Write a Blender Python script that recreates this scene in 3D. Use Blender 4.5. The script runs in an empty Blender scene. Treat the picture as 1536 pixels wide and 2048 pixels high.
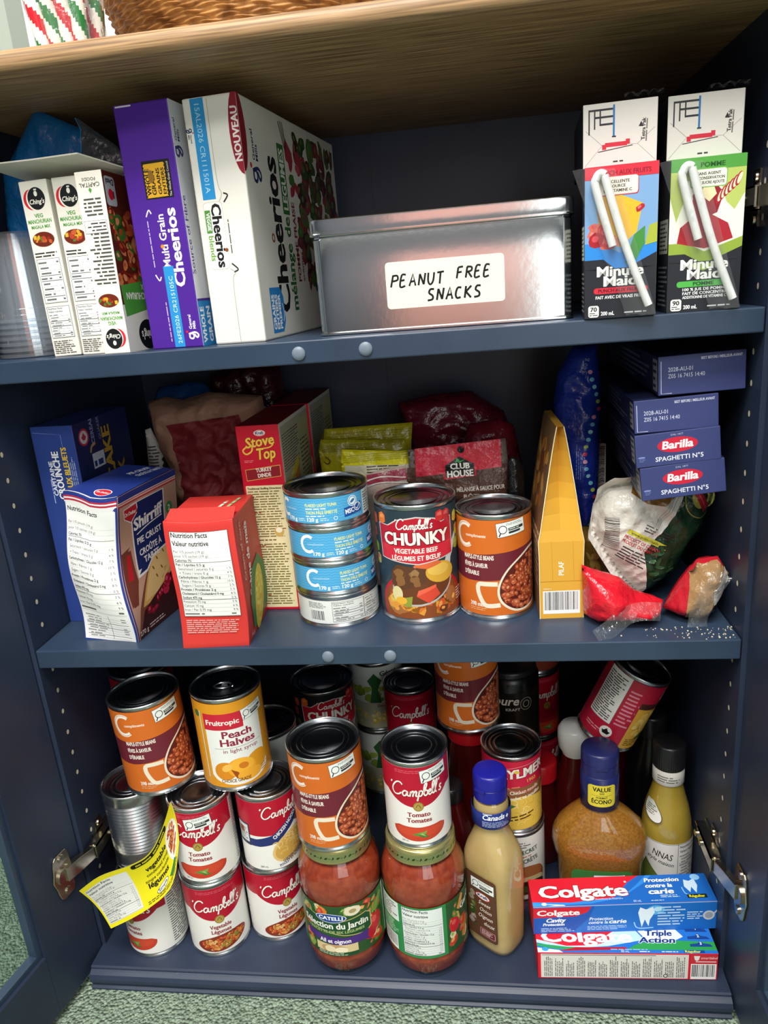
import bpy, bmesh, math, random
from mathutils import Vector, Matrix, noise
from mathutils.geometry import tessellate_polygon, delaunay_2d_cdt
D = bpy.data
SC = bpy.context.scene
COL = SC.collection
RN = random.Random(11)
PI = math.pi
W, DEP = .6733, .3465                      # inner width and depth of the cabinet
ZB, Z2, Z1, ZT = .032, .4089, .6929, .903  # tops of the boards, underside of the counter
CAM = Vector((.45053, -.61558, .73345))

def lin(c):
    if not isinstance(c, str):
        return tuple(c)
    r = []
    for i in (0, 2, 4):
        v = int(c[i:i+2], 16) / 255
        r.append(v / 12.92 if v <= .04045 else ((v + .055) / 1.055) ** 2.4)
    return (r[0], r[1], r[2], 1.0)

# ------------------------------------------------------------ materials
def mat(name, col=None, rough=.5, metal=0, spec=.5, attr=False, bump=None, coat=0, trans=0, ior=1.45):
    m = D.materials.new(name); m.use_nodes = True
    nt = m.node_tree; b = nt.nodes['Principled BSDF']
    b.inputs['Roughness'].default_value = rough
    b.inputs['Metallic'].default_value = metal
    b.inputs['Specular IOR Level'].default_value = spec
    b.inputs['Coat Weight'].default_value = coat
    b.inputs['Transmission Weight'].default_value = trans
    b.inputs['IOR'].default_value = ior
    if attr:
        a = nt.nodes.new('ShaderNodeAttribute'); a.attribute_name = 'Col'
        nt.links.new(a.outputs['Color'], b.inputs['Base Color'])
    elif col:
        b.inputs['Base Color'].default_value = lin(col)
    if bump:
        sc, st, dist = bump
        t = nt.nodes.new('ShaderNodeTexCoord'); n = nt.nodes.new('ShaderNodeTexNoise')
        n.inputs['Scale'].default_value = sc; n.inputs['Detail'].default_value = 4
        bp = nt.nodes.new('ShaderNodeBump'); bp.inputs['Strength'].default_value = st; bp.inputs['Distance'].default_value = dist
        nt.links.new(t.outputs['Object'], n.inputs['Vector']); nt.links.new(n.outputs['Fac'], bp.inputs['Height'])
        nt.links.new(bp.outputs['Normal'], b.inputs['Normal'])
    return m

def noisecol(m, c1, c2, scale, sx=(1, 1, 1), detail=5, rough=None):
    nt = m.node_tree; b = nt.nodes['Principled BSDF']
    t = nt.nodes.new('ShaderNodeTexCoord'); mp = nt.nodes.new('ShaderNodeMapping'); n = nt.nodes.new('ShaderNodeTexNoise')
    mp.inputs['Scale'].default_value = sx
    n.inputs['Scale'].default_value = scale; n.inputs['Detail'].default_value = detail
    r = nt.nodes.new('ShaderNodeValToRGB')
    r.color_ramp.elements[0].position = .35; r.color_ramp.elements[1].position = .65
    r.color_ramp.elements[0].color = lin(c1); r.color_ramp.elements[1].color = lin(c2)
    nt.links.new(t.outputs['Object'], mp.inputs['Vector']); nt.links.new(mp.outputs['Vector'], n.inputs['Vector'])
    nt.links.new(n.outputs['Fac'], r.inputs['Fac']); nt.links.new(r.outputs['Color'], b.inputs['Base Color'])
    return m

def clearmat(name, tint, gloss=.12, rough=.05, bump=None, haze=0.0):
    m = D.materials.new(name); m.use_nodes = True; nt = m.node_tree
    nt.nodes.remove(nt.nodes['Principled BSDF'])
    out = nt.nodes['Material Output']
    t = nt.nodes.new('ShaderNodeBsdfTransparent'); t.inputs['Color'].default_value = lin(tint)
    g = nt.nodes.new('ShaderNodeBsdfGlossy'); g.inputs['Roughness'].default_value = rough
    lw = nt.nodes.new('ShaderNodeFresnel'); lw.inputs['IOR'].default_value = 1.45
    ad = nt.nodes.new('ShaderNodeMath'); ad.operation = 'ADD'; ad.inputs[1].default_value = gloss; ad.use_clamp = True
    ge = nt.nodes.new('ShaderNodeNewGeometry'); iv = nt.nodes.new('ShaderNodeMath'); iv.operation = 'SUBTRACT'; iv.inputs[0].default_value = 1
    mu = nt.nodes.new('ShaderNodeMath'); mu.operation = 'MULTIPLY'
    mx = nt.nodes.new('ShaderNodeMixShader'); mh = nt.nodes.new('ShaderNodeMixShader'); mh.inputs[0].default_value = haze
    df = nt.nodes.new('ShaderNodeBsdfDiffuse'); df.inputs[0].default_value = (.9, .92, .94, 1)
    nt.links.new(ge.outputs['Backfacing'], iv.inputs[1]); nt.links.new(lw.outputs[0], ad.inputs[0])
    nt.links.new(ad.outputs[0], mu.inputs[0]); nt.links.new(iv.outputs[0], mu.inputs[1]); nt.links.new(mu.outputs[0], mx.inputs[0])
    nt.links.new(t.outputs[0], mh.inputs[1]); nt.links.new(df.outputs[0], mh.inputs[2])
    nt.links.new(mh.outputs[0], mx.inputs[1]); nt.links.new(g.outputs[0], mx.inputs[2]); nt.links.new(mx.outputs[0], out.inputs[0])
    if bump:
        sc, st, dist = bump
        tc = nt.nodes.new('ShaderNodeTexCoord'); n = nt.nodes.new('ShaderNodeTexNoise'); n.inputs['Scale'].default_value = sc
        n.inputs['Detail'].default_value = 3
        bp = nt.nodes.new('ShaderNodeBump'); bp.inputs['Strength'].default_value = st; bp.inputs['Distance'].default_value = dist
        nt.links.new(tc.outputs['Object'], n.inputs['Vector']); nt.links.new(n.outputs['Fac'], bp.inputs['Height'])
        nt.links.new(bp.outputs['Normal'], g.inputs['Normal']); nt.links.new(bp.outputs['Normal'], lw.inputs['Normal'])
    return m

M = {}
M['card'] = mat('printed_card', attr=True, rough=.42, spec=.4)
M['paper'] = mat('printed_paper', attr=True, rough=.62, spec=.3)
M['gloss'] = mat('printed_glossy_label', attr=True, rough=.3, spec=.45)
M['foil'] = mat('printed_film', attr=True, rough=.24, spec=.6, bump=(55, .8, .006))
M['kraft'] = mat('crumpled_paper', attr=True, rough=.6, spec=.35, bump=(32, .9, .008))
M['plastic'] = mat('coloured_plastic', attr=True, rough=.3)
M['matte'] = mat('matte_coloured', attr=True, rough=.85, spec=.2)
M['tin'] = mat('tinplate', 'c9ccce', rough=.26, metal=1)
M['tinbox'] = mat('brushed_tin', 'cfd1d2', rough=.13, metal=1, bump=(160, .06, .0006))
M['lid'] = mat('dark_can_lid', '8d9096', rough=.22, metal=1)
M['gold'] = mat('gold_lid', attr=True, rough=.28, metal=.75)
M['nickel'] = mat('nickel_hinge', 'b7b09f', rough=.22, metal=1)
M['navy'] = noisecol(mat('navy_cabinet_paint', rough=.4, spec=.45, bump=(300, .05, .0004)), '262f42', '2d374b', 9)
M['shelfpaint'] = noisecol(mat('navy_shelf_laminate', rough=.33, spec=.5), '2b3a4e', '324257', 14)
M['wood'] = noisecol(mat('oak_veneer', rough=.4, spec=.4), '7d6044', 'b8946b', 16, (.8, 26, 40), 12)
M['carpet'] = mat('green_loop_carpet', rough=.95, spec=.1)
M['white'] = noisecol(mat('white_wall_paint', rough=.7), 'e9ecef', 'f7f8f8', 6)
M['roomdark'] = mat('charcoal_room_paint', '565a62', rough=.7)
M['room'] = mat('grey_room_paint', '7c8088', rough=.7)
M['frame'] = mat('pale_green_grey_paint', 'aab5a9', rough=.5)
M['wicker'] = noisecol(mat('wicker', rough=.5, spec=.4), '7a4c22', 'c08a4c', 70)
M['sauce'] = noisecol(mat('tomato_sauce', rough=.35, bump=(260, .25, .001)), '8c2a14', 'a8452a', 120)
M['dress'] = noisecol(mat('creamy_dressing', rough=.45), 'bd9a60', 'd2b27a', 16)
M['vinai'] = noisecol(mat('herb_vinaigrette', rough=.35, bump=(400, .2, .001)), '8a561c', 'a9702a', 420)
M['yelldress'] = noisecol(mat('yellow_dressing', rough=.35), 'a5862c', 'b8993c', 20)
M['darkred'] = mat('dark_ketchup', '4a0c0c', rough=.2)
M['glass'] = clearmat('clear_glass', 'f4f8f6', .035, .02)
M['film'] = clearmat('crinkled_cellophane', 'f6f8f8', .05, .15, (90, 1.0, .006), .05)
M['cup'] = clearmat('clear_plastic', 'f2f5f8', .12, .10, None, .06)
M['pane'] = clearmat('door_glass', 'eef4f2', .01, .01)
M['black'] = mat('black_plastic', '0d0d10', rough=.25)
M['crumb'] = mat('crumbs', 'd8cdb4', rough=.8)
M['bumper'] = mat('frosted_bumper', '6f7c8a', rough=.4)
M['added_door_pink'] = mat('added_pink_door', 'cf958a', rough=.5)  # colour of an added door, meant to tint the tin's reflection
m = mat('added_glow', 'ffffff'); M['added_glow'] = m; e_ = m.node_tree.nodes['Principled BSDF']; e_.inputs['Emission Color'].default_value = (.92, .96, 1, 1); e_.inputs['Emission Strength'].default_value = 1.5  # glow for an added, unseen window: front fill and tin reflection
nt = M['carpet'].node_tree; b = nt.nodes['Principled BSDF']
tc = nt.nodes.new('ShaderNodeTexCoord'); vo = nt.nodes.new('ShaderNodeTexVoronoi'); vo.inputs['Scale'].default_value = 300
nz = nt.nodes.new('ShaderNodeTexNoise'); nz.inputs['Scale'].default_value = 240; nz.inputs['Detail'].default_value = 3
r = nt.nodes.new('ShaderNodeValToRGB'); r.color_ramp.elements[0].position = .3; r.color_ramp.elements[1].position = .7
r.color_ramp.elements[0].color = lin('758a76'); r.color_ramp.elements[1].color = lin('a9bba6')
bp = nt.nodes.new('ShaderNodeBump'); bp.inputs['Strength'].default_value = 1; bp.inputs['Distance'].default_value = .006; bp.invert = True
for a, c in ((tc.outputs['Object'], vo.inputs['Vector']), (tc.outputs['Object'], nz.inputs['Vector']), (nz.outputs['Fac'], r.inputs['Fac']),
             (r.outputs['Color'], b.inputs['Base Color']), (vo.outputs['Distance'], bp.inputs['Height']), (bp.outputs['Normal'], b.inputs['Normal'])):
    nt.links.new(a, c)

# ------------------------------------------------------------ mesh builder
class MB:
    def __init__(s):
        s.v = []; s.f = []; s.c = []; s.m = []; s.n = []; s.s = []
    def add(s, vs, fs, col='ffffff', mi=0, ns=None, smooth=False):
        k = len(s.v); s.v += [tuple(v) for v in vs]
        s.n += [tuple(n) for n in ns] if ns else [(0, 0, 0)] * len(vs)
        cc = lin(col) if isinstance(col, (str, tuple)) else None
        for i, f in enumerate(fs):
            s.f.append([k + j for j in f]); s.c.append(cc or lin(col[i])); s.m.append(mi); s.s.append(smooth)
    def box(s, x0, y0, z0, x1, y1, z1, col='ffffff', mi=0, T=None):
        vs = [Vector((x, y, z)) for z in (z0, z1) for y in (y0, y1) for x in (x0, x1)]
        if T: vs = [T(*v) for v in vs]
        s.add(vs, [(0, 2, 3, 1), (4, 5, 7, 6), (0, 1, 5, 4), (2, 6, 7, 3), (0, 4, 6, 2), (1, 3, 7, 5)], col, mi)
    def lathe(s, prof, seg=56, col='ffffff', mi=0, smooth=True, cx=0, cy=0, xs=None, colf=None, a0=0):
        vs = []; fs = []; cs = []
        for i, (r, z) in enumerate(prof):
            for j in range(seg):
                a = a0 + 2 * PI * j / seg
                if xs: x, y = xs(a, r, z)
                else: x, y = r * math.cos(a), r * math.sin(a)
                vs.append((cx + x, cy + y, z))
        for i in range(len(prof) - 1):
            for j in range(seg):
                k = (j + 1) % seg
                fs.append((i * seg + j, i * seg + k, (i + 1) * seg + k, (i + 1) * seg + j))
                if colf: cs.append(colf((prof[i][1] + prof[i+1][1]) / 2, 2 * PI * j / seg))
        s.add(vs, fs, cs if colf else col, mi, None, smooth)
    def tube(s, pts, r, seg=8, col='ffffff', mi=0, colf=None, rf=None):
        pts = [Vector(p) for p in pts]; vs = []; fs = []; cs = []
        up = Vector((0, 0, 1)); n = len(pts); prev = None
        for i, p in enumerate(pts):
            t = (pts[min(i + 1, n - 1)] - pts[max(i - 1, 0)]).normalized()
            if prev is None:
                a = t.cross(up) if abs(t.dot(up)) < .95 else t.cross(Vector((1, 0, 0)))
            else: a = prev - t * prev.dot(t)
            a.normalize(); prev = a; bb = t.cross(a)
            rr = rf(i / (n - 1)) if rf else r
            for j in range(seg):
                w = 2 * PI * j / seg
                vs.append(p + (a * math.cos(w) + bb * math.sin(w)) * rr)
        for i in range(n - 1):
            for j in range(seg):
                k = (j + 1) % seg
                fs.append((i * seg + j, i * seg + k, (i + 1) * seg + k, (i + 1) * seg + j))
                if colf: cs.append(colf(i, j))
        s.add(vs, fs, cs if colf else col, mi, None, True)
        s.add([vs[j] for j in range(seg)], [tuple(range(seg))[::-1]], col if not colf else 'ffffff', mi)
        s.add([vs[(n - 1) * seg + j] for j in range(seg)], [tuple(range(seg))], col if not colf else 'ffffff', mi)
    def build(s, name, mats, parent=None, loc=None, rot=None, sharp=.6, bevel=None, subsurf=0):
        me = D.meshes.new(name)
        me.from_pydata([tuple(v) for v in s.v], [], s.f)
        for m in (mats if isinstance(mats, (list, tuple)) else [mats]): me.materials.append(M[m])
        ca = me.color_attributes.new('Col', 'FLOAT_COLOR', 'CORNER')
        buf = []
        for f, c in zip(s.f, s.c): buf += list(c) * len(f)
        ca.data.foreach_set('color', buf)
        me.polygons.foreach_set('material_index', s.m)
        me.polygons.foreach_set('use_smooth', s.s)
        hasn = any(n != (0, 0, 0) for n in s.n)
        if hasn:
            me.normals_split_custom_set_from_vertices(s.n)
        elif any(s.s):
            me.set_sharp_from_angle(angle=sharp)
        me.update()
        o = D.objects.new(name, me); COL.objects.link(o)
        if parent: o.parent = parent
        if loc: o.location = loc
        if rot: o.rotation_euler = rot
        if bevel:
            b = o.modifiers.new('bevel', 'BEVEL'); b.width = bevel; b.segments = 2; b.limit_method = 'ANGLE'
        return o

def thing(name, label, cat, loc=(0, 0, 0), rot=(0, 0, 0), group=None):
    o = D.objects.new(name, None); COL.objects.link(o); o.empty_display_size = .02
    o.location = loc; o.rotation_euler = rot
    return tag(o, label, cat, group)

def tag(o, label=None, cat=None, group=None, kind=None):
    if label: o['label'] = label
    if cat: o['category'] = cat
    if group: o['group'] = group
    if kind: o['kind'] = kind
    return o

# ------------------------------------------------------------ printed artwork as flat shapes
GC = {}
def glyphs(s, bold):
    k = (s, bold)
    if k not in GC:
        c = D.curves.new('t', 'FONT'); c.body = s; c.size = 1; c.resolution_u = 2; c.offset = bold; c.fill_mode = 'FRONT'
        o = D.objects.new('t', c); COL.objects.link(o)
        me = D.meshes.new_from_object(o)
        vs = [(v.co.x, v.co.y) for v in me.vertices]; fs = [tuple(p.vertices) for p in me.polygons]
        D.objects.remove(o); D.curves.remove(c); D.meshes.remove(me)
        GC[k] = (vs, fs)
    return GC[k]
_h = [v[1] for v in glyphs('H', 0)[0]]; CAP = max(_h) - min(_h)

def catmull(p, n=5, closed=False):
    if len(p) < 3: return list(p)
    out = []; m = len(p)
    rng = range(m if closed else m - 1)
    for i in rng:
        if closed: a, b, c, d = p[i - 1], p[i], p[(i + 1) % m], p[(i + 2) % m]
        else: a, b, c, d = p[max(i - 1, 0)], p[i], p[i + 1], p[min(i + 2, m - 1)]
        for k in range(n):
            t = k / n
            out.append(tuple(.5 * (2 * b[q] + (c[q] - a[q]) * t + (2 * a[q] - 5 * b[q] + 4 * c[q] - d[q]) * t * t + (3 * b[q] - a[q] - 3 * c[q] + d[q]) * t ** 3) for q in range(len(b))))
    if not closed: out.append(tuple(p[-1]))
    return out

def axclip(poly, ax, val, keep_less):
    out = []; n = len(poly)
    for i in range(n):
        a, b = poly[i], poly[(i + 1) % n]
        ia = (a[ax] <= val) if keep_less else (a[ax] >= val)
        ib = (b[ax] <= val) if keep_less else (b[ax] >= val)
        if ia: out.append(a)
        if ia != ib:
            t = (val - a[ax]) / (b[ax] - a[ax])
            q = [a[0] + (b[0] - a[0]) * t, a[1] + (b[1] - a[1]) * t]; q[ax] = val
            out.append(tuple(q))
    return out

def slices(poly, ax, step):
    lo = min(p[ax] for p in poly); hi = max(p[ax] for p in poly)
    k0 = math.floor(lo / step + 1e-6); k1 = math.ceil(hi / step - 1e-6)
    if k1 - k0 <= 1: return [poly]
    res = []
    rest = poly
    for k in range(k0 + 1, k1):
        a = axclip(rest, ax, k * step, True); rest = axclip(rest, ax, k * step, False)
        if len(a) > 2: res.append(a)
        if len(rest) < 3: break
    if len(rest) > 2: res.append(rest)
    return res

def diag(p, cu, cv):
    i = math.floor(sum(q[0] for q in p) / len(p) / cu); j = math.floor(sum(q[1] for q in p) / len(p) / cv)
    s = [(u / cu - i) - (v / cv - j) for u, v in p]; A = []; B = []; n = len(p)
    for k in range(n):
        a, b, sa, sb = p[k], p[(k+1) % n], s[k], s[(k+1) % n]
        if sa >= 0: A.append(a)
        if sa <= 0: B.append(a)
        if sa * sb < -1e-12:
            t = sa / (sa - sb); m_ = (a[0] + (b[0] - a[0]) * t, a[1] + (b[1] - a[1]) * t); A.append(m_); B.append(m_)
    return [q for q in (A, B) if len(q) > 2]

class Art:
    def __init__(s): s.it = []; s.l = 0
    def raw(s, vs, fs, col, lv=None):
        if lv is None: s.l += 1; lv = s.l
        s.it.append((vs, fs, col, lv)); return s
    def poly(s, pts, col, lv=None):
        pts = [(float(p[0]), float(p[1])) for p in pts]
        tr = tessellate_polygon([[Vector((p[0], p[1], 0)) for p in pts]])
        fs = []
        for t in tr:
            a, b, c = (pts[i] for i in t)
            if (b[0]-a[0])*(c[1]-a[1]) - (b[1]-a[1])*(c[0]-a[0]) < 0: t = t[::-1]
            fs.append(tuple(t))
        return s.raw(pts, fs, col, lv)
    def rect(s, x0, y0, x1, y1, col, lv=None):
        return s.raw([(x0, y0), (x1, y0), (x1, y1), (x0, y1)], [(0, 1, 2, 3)], col, lv)
    def rrect(s, x0, y0, x1, y1, r, col, lv=None):
        p = []
        for cx, cy, a in ((x1 - r, y0 + r, -90), (x1 - r, y1 - r, 0), (x0 + r, y1 - r, 90), (x0 + r, y0 + r, 180)):
            for k in range(5):
                t = math.radians(a + k * 22.5); p.append((cx + r * math.cos(t), cy + r * math.sin(t)))
        return s.raw(p, [tuple(range(len(p)))], col, lv)
    def ell(s, cx, cy, rx, ry, col, rot=0, n=24, lv=None, a0=0, a1=360):
        c, q = math.cos(math.radians(rot)), math.sin(math.radians(rot)); p = []
        m = n + (0 if a1 - a0 == 360 else 1)
        for k in range(m):
            t = math.radians(a0 + (a1 - a0) * k / n); x, y = rx * math.cos(t), ry * math.sin(t)
            p.append((cx + x * c - y * q, cy + x * q + y * c))
        return s.raw(p, [tuple(range(len(p)))], col, lv)
    def stroke(s, pts, w, col, lv=None, n=5, closed=False):
        p = catmull(pts, n, closed)
        if closed: p.append(p[0])
        vs = []; fs = []; m = len(p)
        for i in range(m):
            a = p[max(i - 1, 0)]; b = p[min(i + 1, m - 1)]
            if closed and i in (0, m - 1): a, b = p[m - 2], p[1]
            dx, dy = b[0] - a[0], b[1] - a[1]; L = math.hypot(dx, dy) or 1
            vs += [(p[i][0] - dy / L * w / 2, p[i][1] + dx / L * w / 2), (p[i][0] + dy / L * w / 2, p[i][1] - dx / L * w / 2)]
            if i: fs.append((2*i-2, 2*i-1, 2*i+1, 2*i))
        return s.raw(vs, fs, col, lv)
    def text(s, t, x, y, h, col, w=None, al='l', bold=0.0, shear=0, rot=0, curve=0, lv=None, outline=None):
        if outline:
            d = h * max(outline[1], .03) * 1.5
            for dx, dy in ((-d, 0), (d, 0), (d * .5, -d), (-d * .5, d)): s.text(t, x + dx, y + dy, h, outline[0], w, al, bold, shear, rot, curve)
        if bold >= .03:
            d = min(bold, .07) * h * .55 * (min(1, w / ((max(v[0] for v in glyphs(t, 0)[0]) - min(v[0] for v in glyphs(t, 0)[0])) * h / CAP)) ** 1.5 if w else 1); c_, q_ = math.cos(math.radians(rot)) * d, math.sin(math.radians(rot)) * d
            for k_ in (-1, 1): s.text(t, x + k_ * c_, y + k_ * q_, h, col, w, al, 0.02, shear, rot, curve)
        vs, fs = glyphs(t, min(bold, .02))
        if not vs: return s
        x0 = min(v[0] for v in vs); x1 = max(v[0] for v in vs)
        k = h / CAP; kx = w / (x1 - x0) if w else k
        ox = {'l': 0, 'c': .5, 'r': 1}[al] * (x1 - x0)
        c, q = math.cos(math.radians(rot)), math.sin(math.radians(rot)); out = []
        for a, b in vs:
            X = (a - x0 - ox) * kx; Y = b * k; X += Y * shear; Y += curve * X * X
            out.append((x + X * c - Y * q, y + X * q + Y * c))
        return s.raw(out, fs, col, lv)
    def dashes(s, x, y, w, h, n, col, rot=0, seed=1, fill=.42, ragged=.35):
        # unreadable fine print: n lines of short bars, first line at the top
        r = random.Random(seed); c, q = math.cos(math.radians(rot)), math.sin(math.radians(rot)); vs = []; fs = []
        dy = h / n
        for i in range(n):
            yy = h - dy * (i + .5); L = w * (1 - ragged * r.random()); xx = 0
            while xx < L - .3:
                e = min(xx + dy * r.uniform(1, 4.2), L); k = len(vs)
                for a, b in ((xx, yy - dy * fill / 2), (e, yy - dy * fill / 2), (e, yy + dy * fill / 2), (xx, yy + dy * fill / 2)):
                    vs.append((x + a * c - b * q, y + a * q + b * c))
                fs.append((k, k+1, k+2, k+3)); xx = e + dy * .45
        return s.raw(vs, fs, col)
    def nutri(s, x, y, w, h, rows=14, seed=1, title=True, fr=True, bg='f1f2ee', border=True):
        # (x, y) = lower left
        s.rect(x, y, x + w, y + h, '333333' if border else bg)
        s.rect(x + .35, y + .35, x + w - .35, y + h - .35, bg)
        t = min(h * .055, w * .085) if title else 0
        yy = y + h - 1 - t
        if title:
            s.text('Nutrition Facts', x + 1.2, yy, t, '1c1c1c', w * .62, bold=.02); yy -= t * 1.75
            if fr: s.text('Valeur nutritive', x + 1.2, yy, t, '1c1c1c', w * .62, bold=.02); yy -= t * .8
        r = random.Random(seed); words = title and w > 30 and rows >= 14
        rowt = ['Per 1/5 pouch (19 g)', 'pour 1/5 sachet (19 g)', 'Calories 70', 'Fat / Lipides 0.5 g', 'Saturated / saturés 0 g', '+ Trans / trans 0 g', 'Carbohydrate / Glucides 12 g', 'Fibre / Fibres 1 g', 'Sugars / Sucres 0 g', 'Protein / Protéines 2 g', 'Cholesterol / Cholestérol 0 mg', 'Sodium 470 mg', 'Potassium 75 mg', 'Calcium 10 mg', 'Iron / Fer 0.75 mg']
        if words: rows = len(rowt) + 1
        dy = (yy - y - .8) / rows
        for i in range(rows):
            b = yy - dy * (i + 1)
            if words and i < len(rowt):
                s.text(rowt[i], x + 1.4 + (1.6 if i in (4, 5, 7, 8) else 0), b + dy * .25, min(dy * .55, w * .05), '2c2c2c', min(len(rowt[i]) * w * .026, w * .72), bold=.02 if i in (2, 3, 6, 9, 10, 11) else 0)
                if i > 3: s.text('%d %%' % (i * 3 % 11), x + w - 2, b + dy * .25, min(dy * .5, w * .045), '3a3a3a', al='r')
                s.rect(x + 1, b + .05, x + w - 1, b + (.5 if i in (2, 11) else .15), '2a2a2a'); continue
            s.dashes(x + 1.2 + (w * .05 if i % 3 else 0), b, w * r.uniform(.35, .6), dy, 1, '6a6a68', seed=seed + i, fill=.32)
            if r.random() > .35: s.dashes(x + w * .84, b, w * .1, dy, 1, '6a6a68', seed=i, fill=.32, ragged=0)
            s.rect(x + 1, b, x + w - 1, b + (.5 if i in (2, rows - 5, rows - 2) else .16), '222222', lv=s.l)
        return s
    def barcode(s, x, y, w, h, seed=1, vert=False, bg='f4f4f2'):
        s.rect(x, y, x + w, y + h, bg); s.l += 1; r = random.Random(seed); p = 1.2; L = (h if vert else w)
        while p < L - 1.4:
            q = min(r.choice((.35, .6, .9)), L - 1.2 - p)
            if vert: s.rect(x + 1, y + p, x + w - 1, y + p + q, '1a1a1a', lv=s.l)
            else: s.rect(x + p, y + h * .16, x + p + q, y + h - 1, '1a1a1a', lv=s.l)
            p += q + r.choice((.35, .6, .8))
        return s
    def blobs(s, inside, bb, cols, n, size, seed=1, asp=(.55, .9), sides=9, rag=.18, hi=None):
        r = random.Random(seed); base = s.l + 1; k = 0; tries = 0
        while k < n and tries < n * 12:
            tries += 1
            x = r.uniform(bb[0], bb[2]); y = r.uniform(bb[1], bb[3])
            if not inside(x, y): continue
            sz = size * r.uniform(.7, 1.25); a = r.uniform(0, PI); k += 1; asp_ = r.uniform(*asp); p = []
            for j in range(sides):
                t = 2 * PI * j / sides; q = sz * (1 + r.uniform(-rag, rag)); X, Y = q * math.cos(t), q * asp_ * math.sin(t)
                p.append((x + X * math.cos(a) - Y * math.sin(a), y + X * math.sin(a) + Y * math.cos(a)))
            if not all(inside(*v) for v in p): continue
            lv = base + (k % 10) * 2
            s.raw(p, [tuple(range(sides))], r.choice(cols), lv)
            if hi: s.raw([(x + (v[0] - x) * .42 - sz * .15, y + (v[1] - y) * .42 + sz * .15) for v in p], [tuple(range(sides))], r.choice(hi), lv + 1)
        s.l = base + 20
        return s
    def sticker(s, x, y, rot=0, k=1.0):
        a = Art(); a.rect(0, 0, 31, 15, '20302c').rect(.4, .4, 30.6, 14.6, 'eef3ee')
        a.ell(6.5, 7.6, 4.3, 4.3, '2a2a2a').ell(6.5, 7.6, 3.5, 3.5, 'eef3ee').stroke([(4, 4.6), (2, 1.2)], 1.2, '2a2a2a')
        a.dashes(10, 10.8, 18, 2.6, 2, '77807c', seed=3).rect(12, 5.4, 29, 8.2, '2f3331').dashes(13, 5.9, 14, 2, 1, 'dfe5e0', seed=5).rect(12, 2.4, 25, 4.6, '2f3331')
        return s.put(a, x, y, rot, k)
    def put(s, a, x, y, rot=0, k=1.0, kx=None):
        c, q = math.cos(math.radians(rot)), math.sin(math.radians(rot)); b = s.l; kx = kx or k
        for vs, fs, col, lv in a.it:
            s.it.append(([(x + u * kx * c - v * k * q, y + u * kx * q + v * k * c) for u, v in vs], fs, col, b + lv))
        s.l += a.l; return s
    def emit(s, mb, mp, cu=None, cv=None, mi=0, clip=None, smooth=False, base=3e-5, step=3.2e-6):
        # points inside a cell follow the cell's own flat facet, so that layers never cross
        def cellmap(cu_, cv_, off, nodes):
            def node(i, j, v):
                k = (i, j if cv_ else round(v, 4))
                if k not in nodes: nodes[k] = mp(i * cu_, j * cv_ if cv_ else v, off)
                return nodes[k]
            def ev(u, v, cx_, cy_):
                i = math.floor(cx_ / cu_); f = u / cu_ - i
                if cv_: j = math.floor(cy_ / cv_); g = v / cv_ - j; q = [(node(i, j, 0), 1 - f), (node(i+1, j, 0), f - g), (node(i+1, j+1, 0), g)] if cx_ / cu_ - i > cy_ / cv_ - j else [(node(i, j, 0), 1 - g), (node(i, j+1, 0), g - f), (node(i+1, j+1, 0), f)]
                else: q = [(node(i, 0, v), 1-f), (node(i+1, 0, v), f)]
                if isinstance(q[0][0], tuple):
                    return (sum((a[0] * w_ for a, w_ in q), Vector((0, 0, 0))), sum((a[1] * w_ for a, w_ in q), Vector((0, 0, 0))).normalized())
                return sum((a * w_ for a, w_ in q), Vector((0, 0, 0)))
            return ev
        for vs, fs, col, lv in s.it:
            off = base + lv * step; idx = {}; V3 = []; N3 = []; F = []; nodes = {}
            ev = cellmap(cu, cv, off, nodes) if cu else None
            for f in fs:
                polys = [[vs[i] for i in f]]
                if clip:
                    q = polys[0]
                    for ax, val, less in ((0, clip[0], False), (1, clip[1], False), (0, clip[2], True), (1, clip[3], True)):
                        q = axclip(q, ax, val, less)
                        if len(q) < 3: break
                    if len(q) < 3: continue
                    polys = [q]
                if cu: polys = [p for q in polys for p in slices(q, 0, cu)]
                if cv: polys = [p for q in polys for p in slices(q, 1, cv)]
                if cu and cv: polys = [p for q in polys for p in diag(q, cu, cv)]
                for p in polys:
                    ff = []; cx_ = sum(q_[0] for q_ in p) / len(p); cy_ = sum(q_[1] for q_ in p) / len(p)
                    for u, v in p:
                        k = (round(u, 4), round(v, 4))
                        if k not in idx:
                            r = ev(u, v, cx_, cy_) if ev else mp(u, v, off); idx[k] = len(V3)
                            if isinstance(r, tuple): V3.append(r[0]); N3.append(r[1])
                            else: V3.append(r)
                        if not ff or ff[-1] != idx[k]: ff.append(idx[k])
                    if len(ff) > 2 and ff[0] == ff[-1]: ff.pop()
                    if len(set(ff)) == len(ff) and len(ff) > 2: F.append(ff)
            if F: mb.add(V3, F, col, mi, N3 or None, smooth or bool(N3))

def cylmap(R, phi, z0, cx=0, cy=0):
    def f(u, v, off):
        a = u / 1000 / R + phi; s, c = math.sin(a), math.cos(a)
        return (Vector((cx + (R + off) * s, cy - (R + off) * c, z0 + v / 1000)), Vector((s, -c, 0)))
    return f
def facing(x, y, extra=0):
    return math.atan2(CAM.x - x, -(CAM.y - y)) + math.radians(extra)

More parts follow.
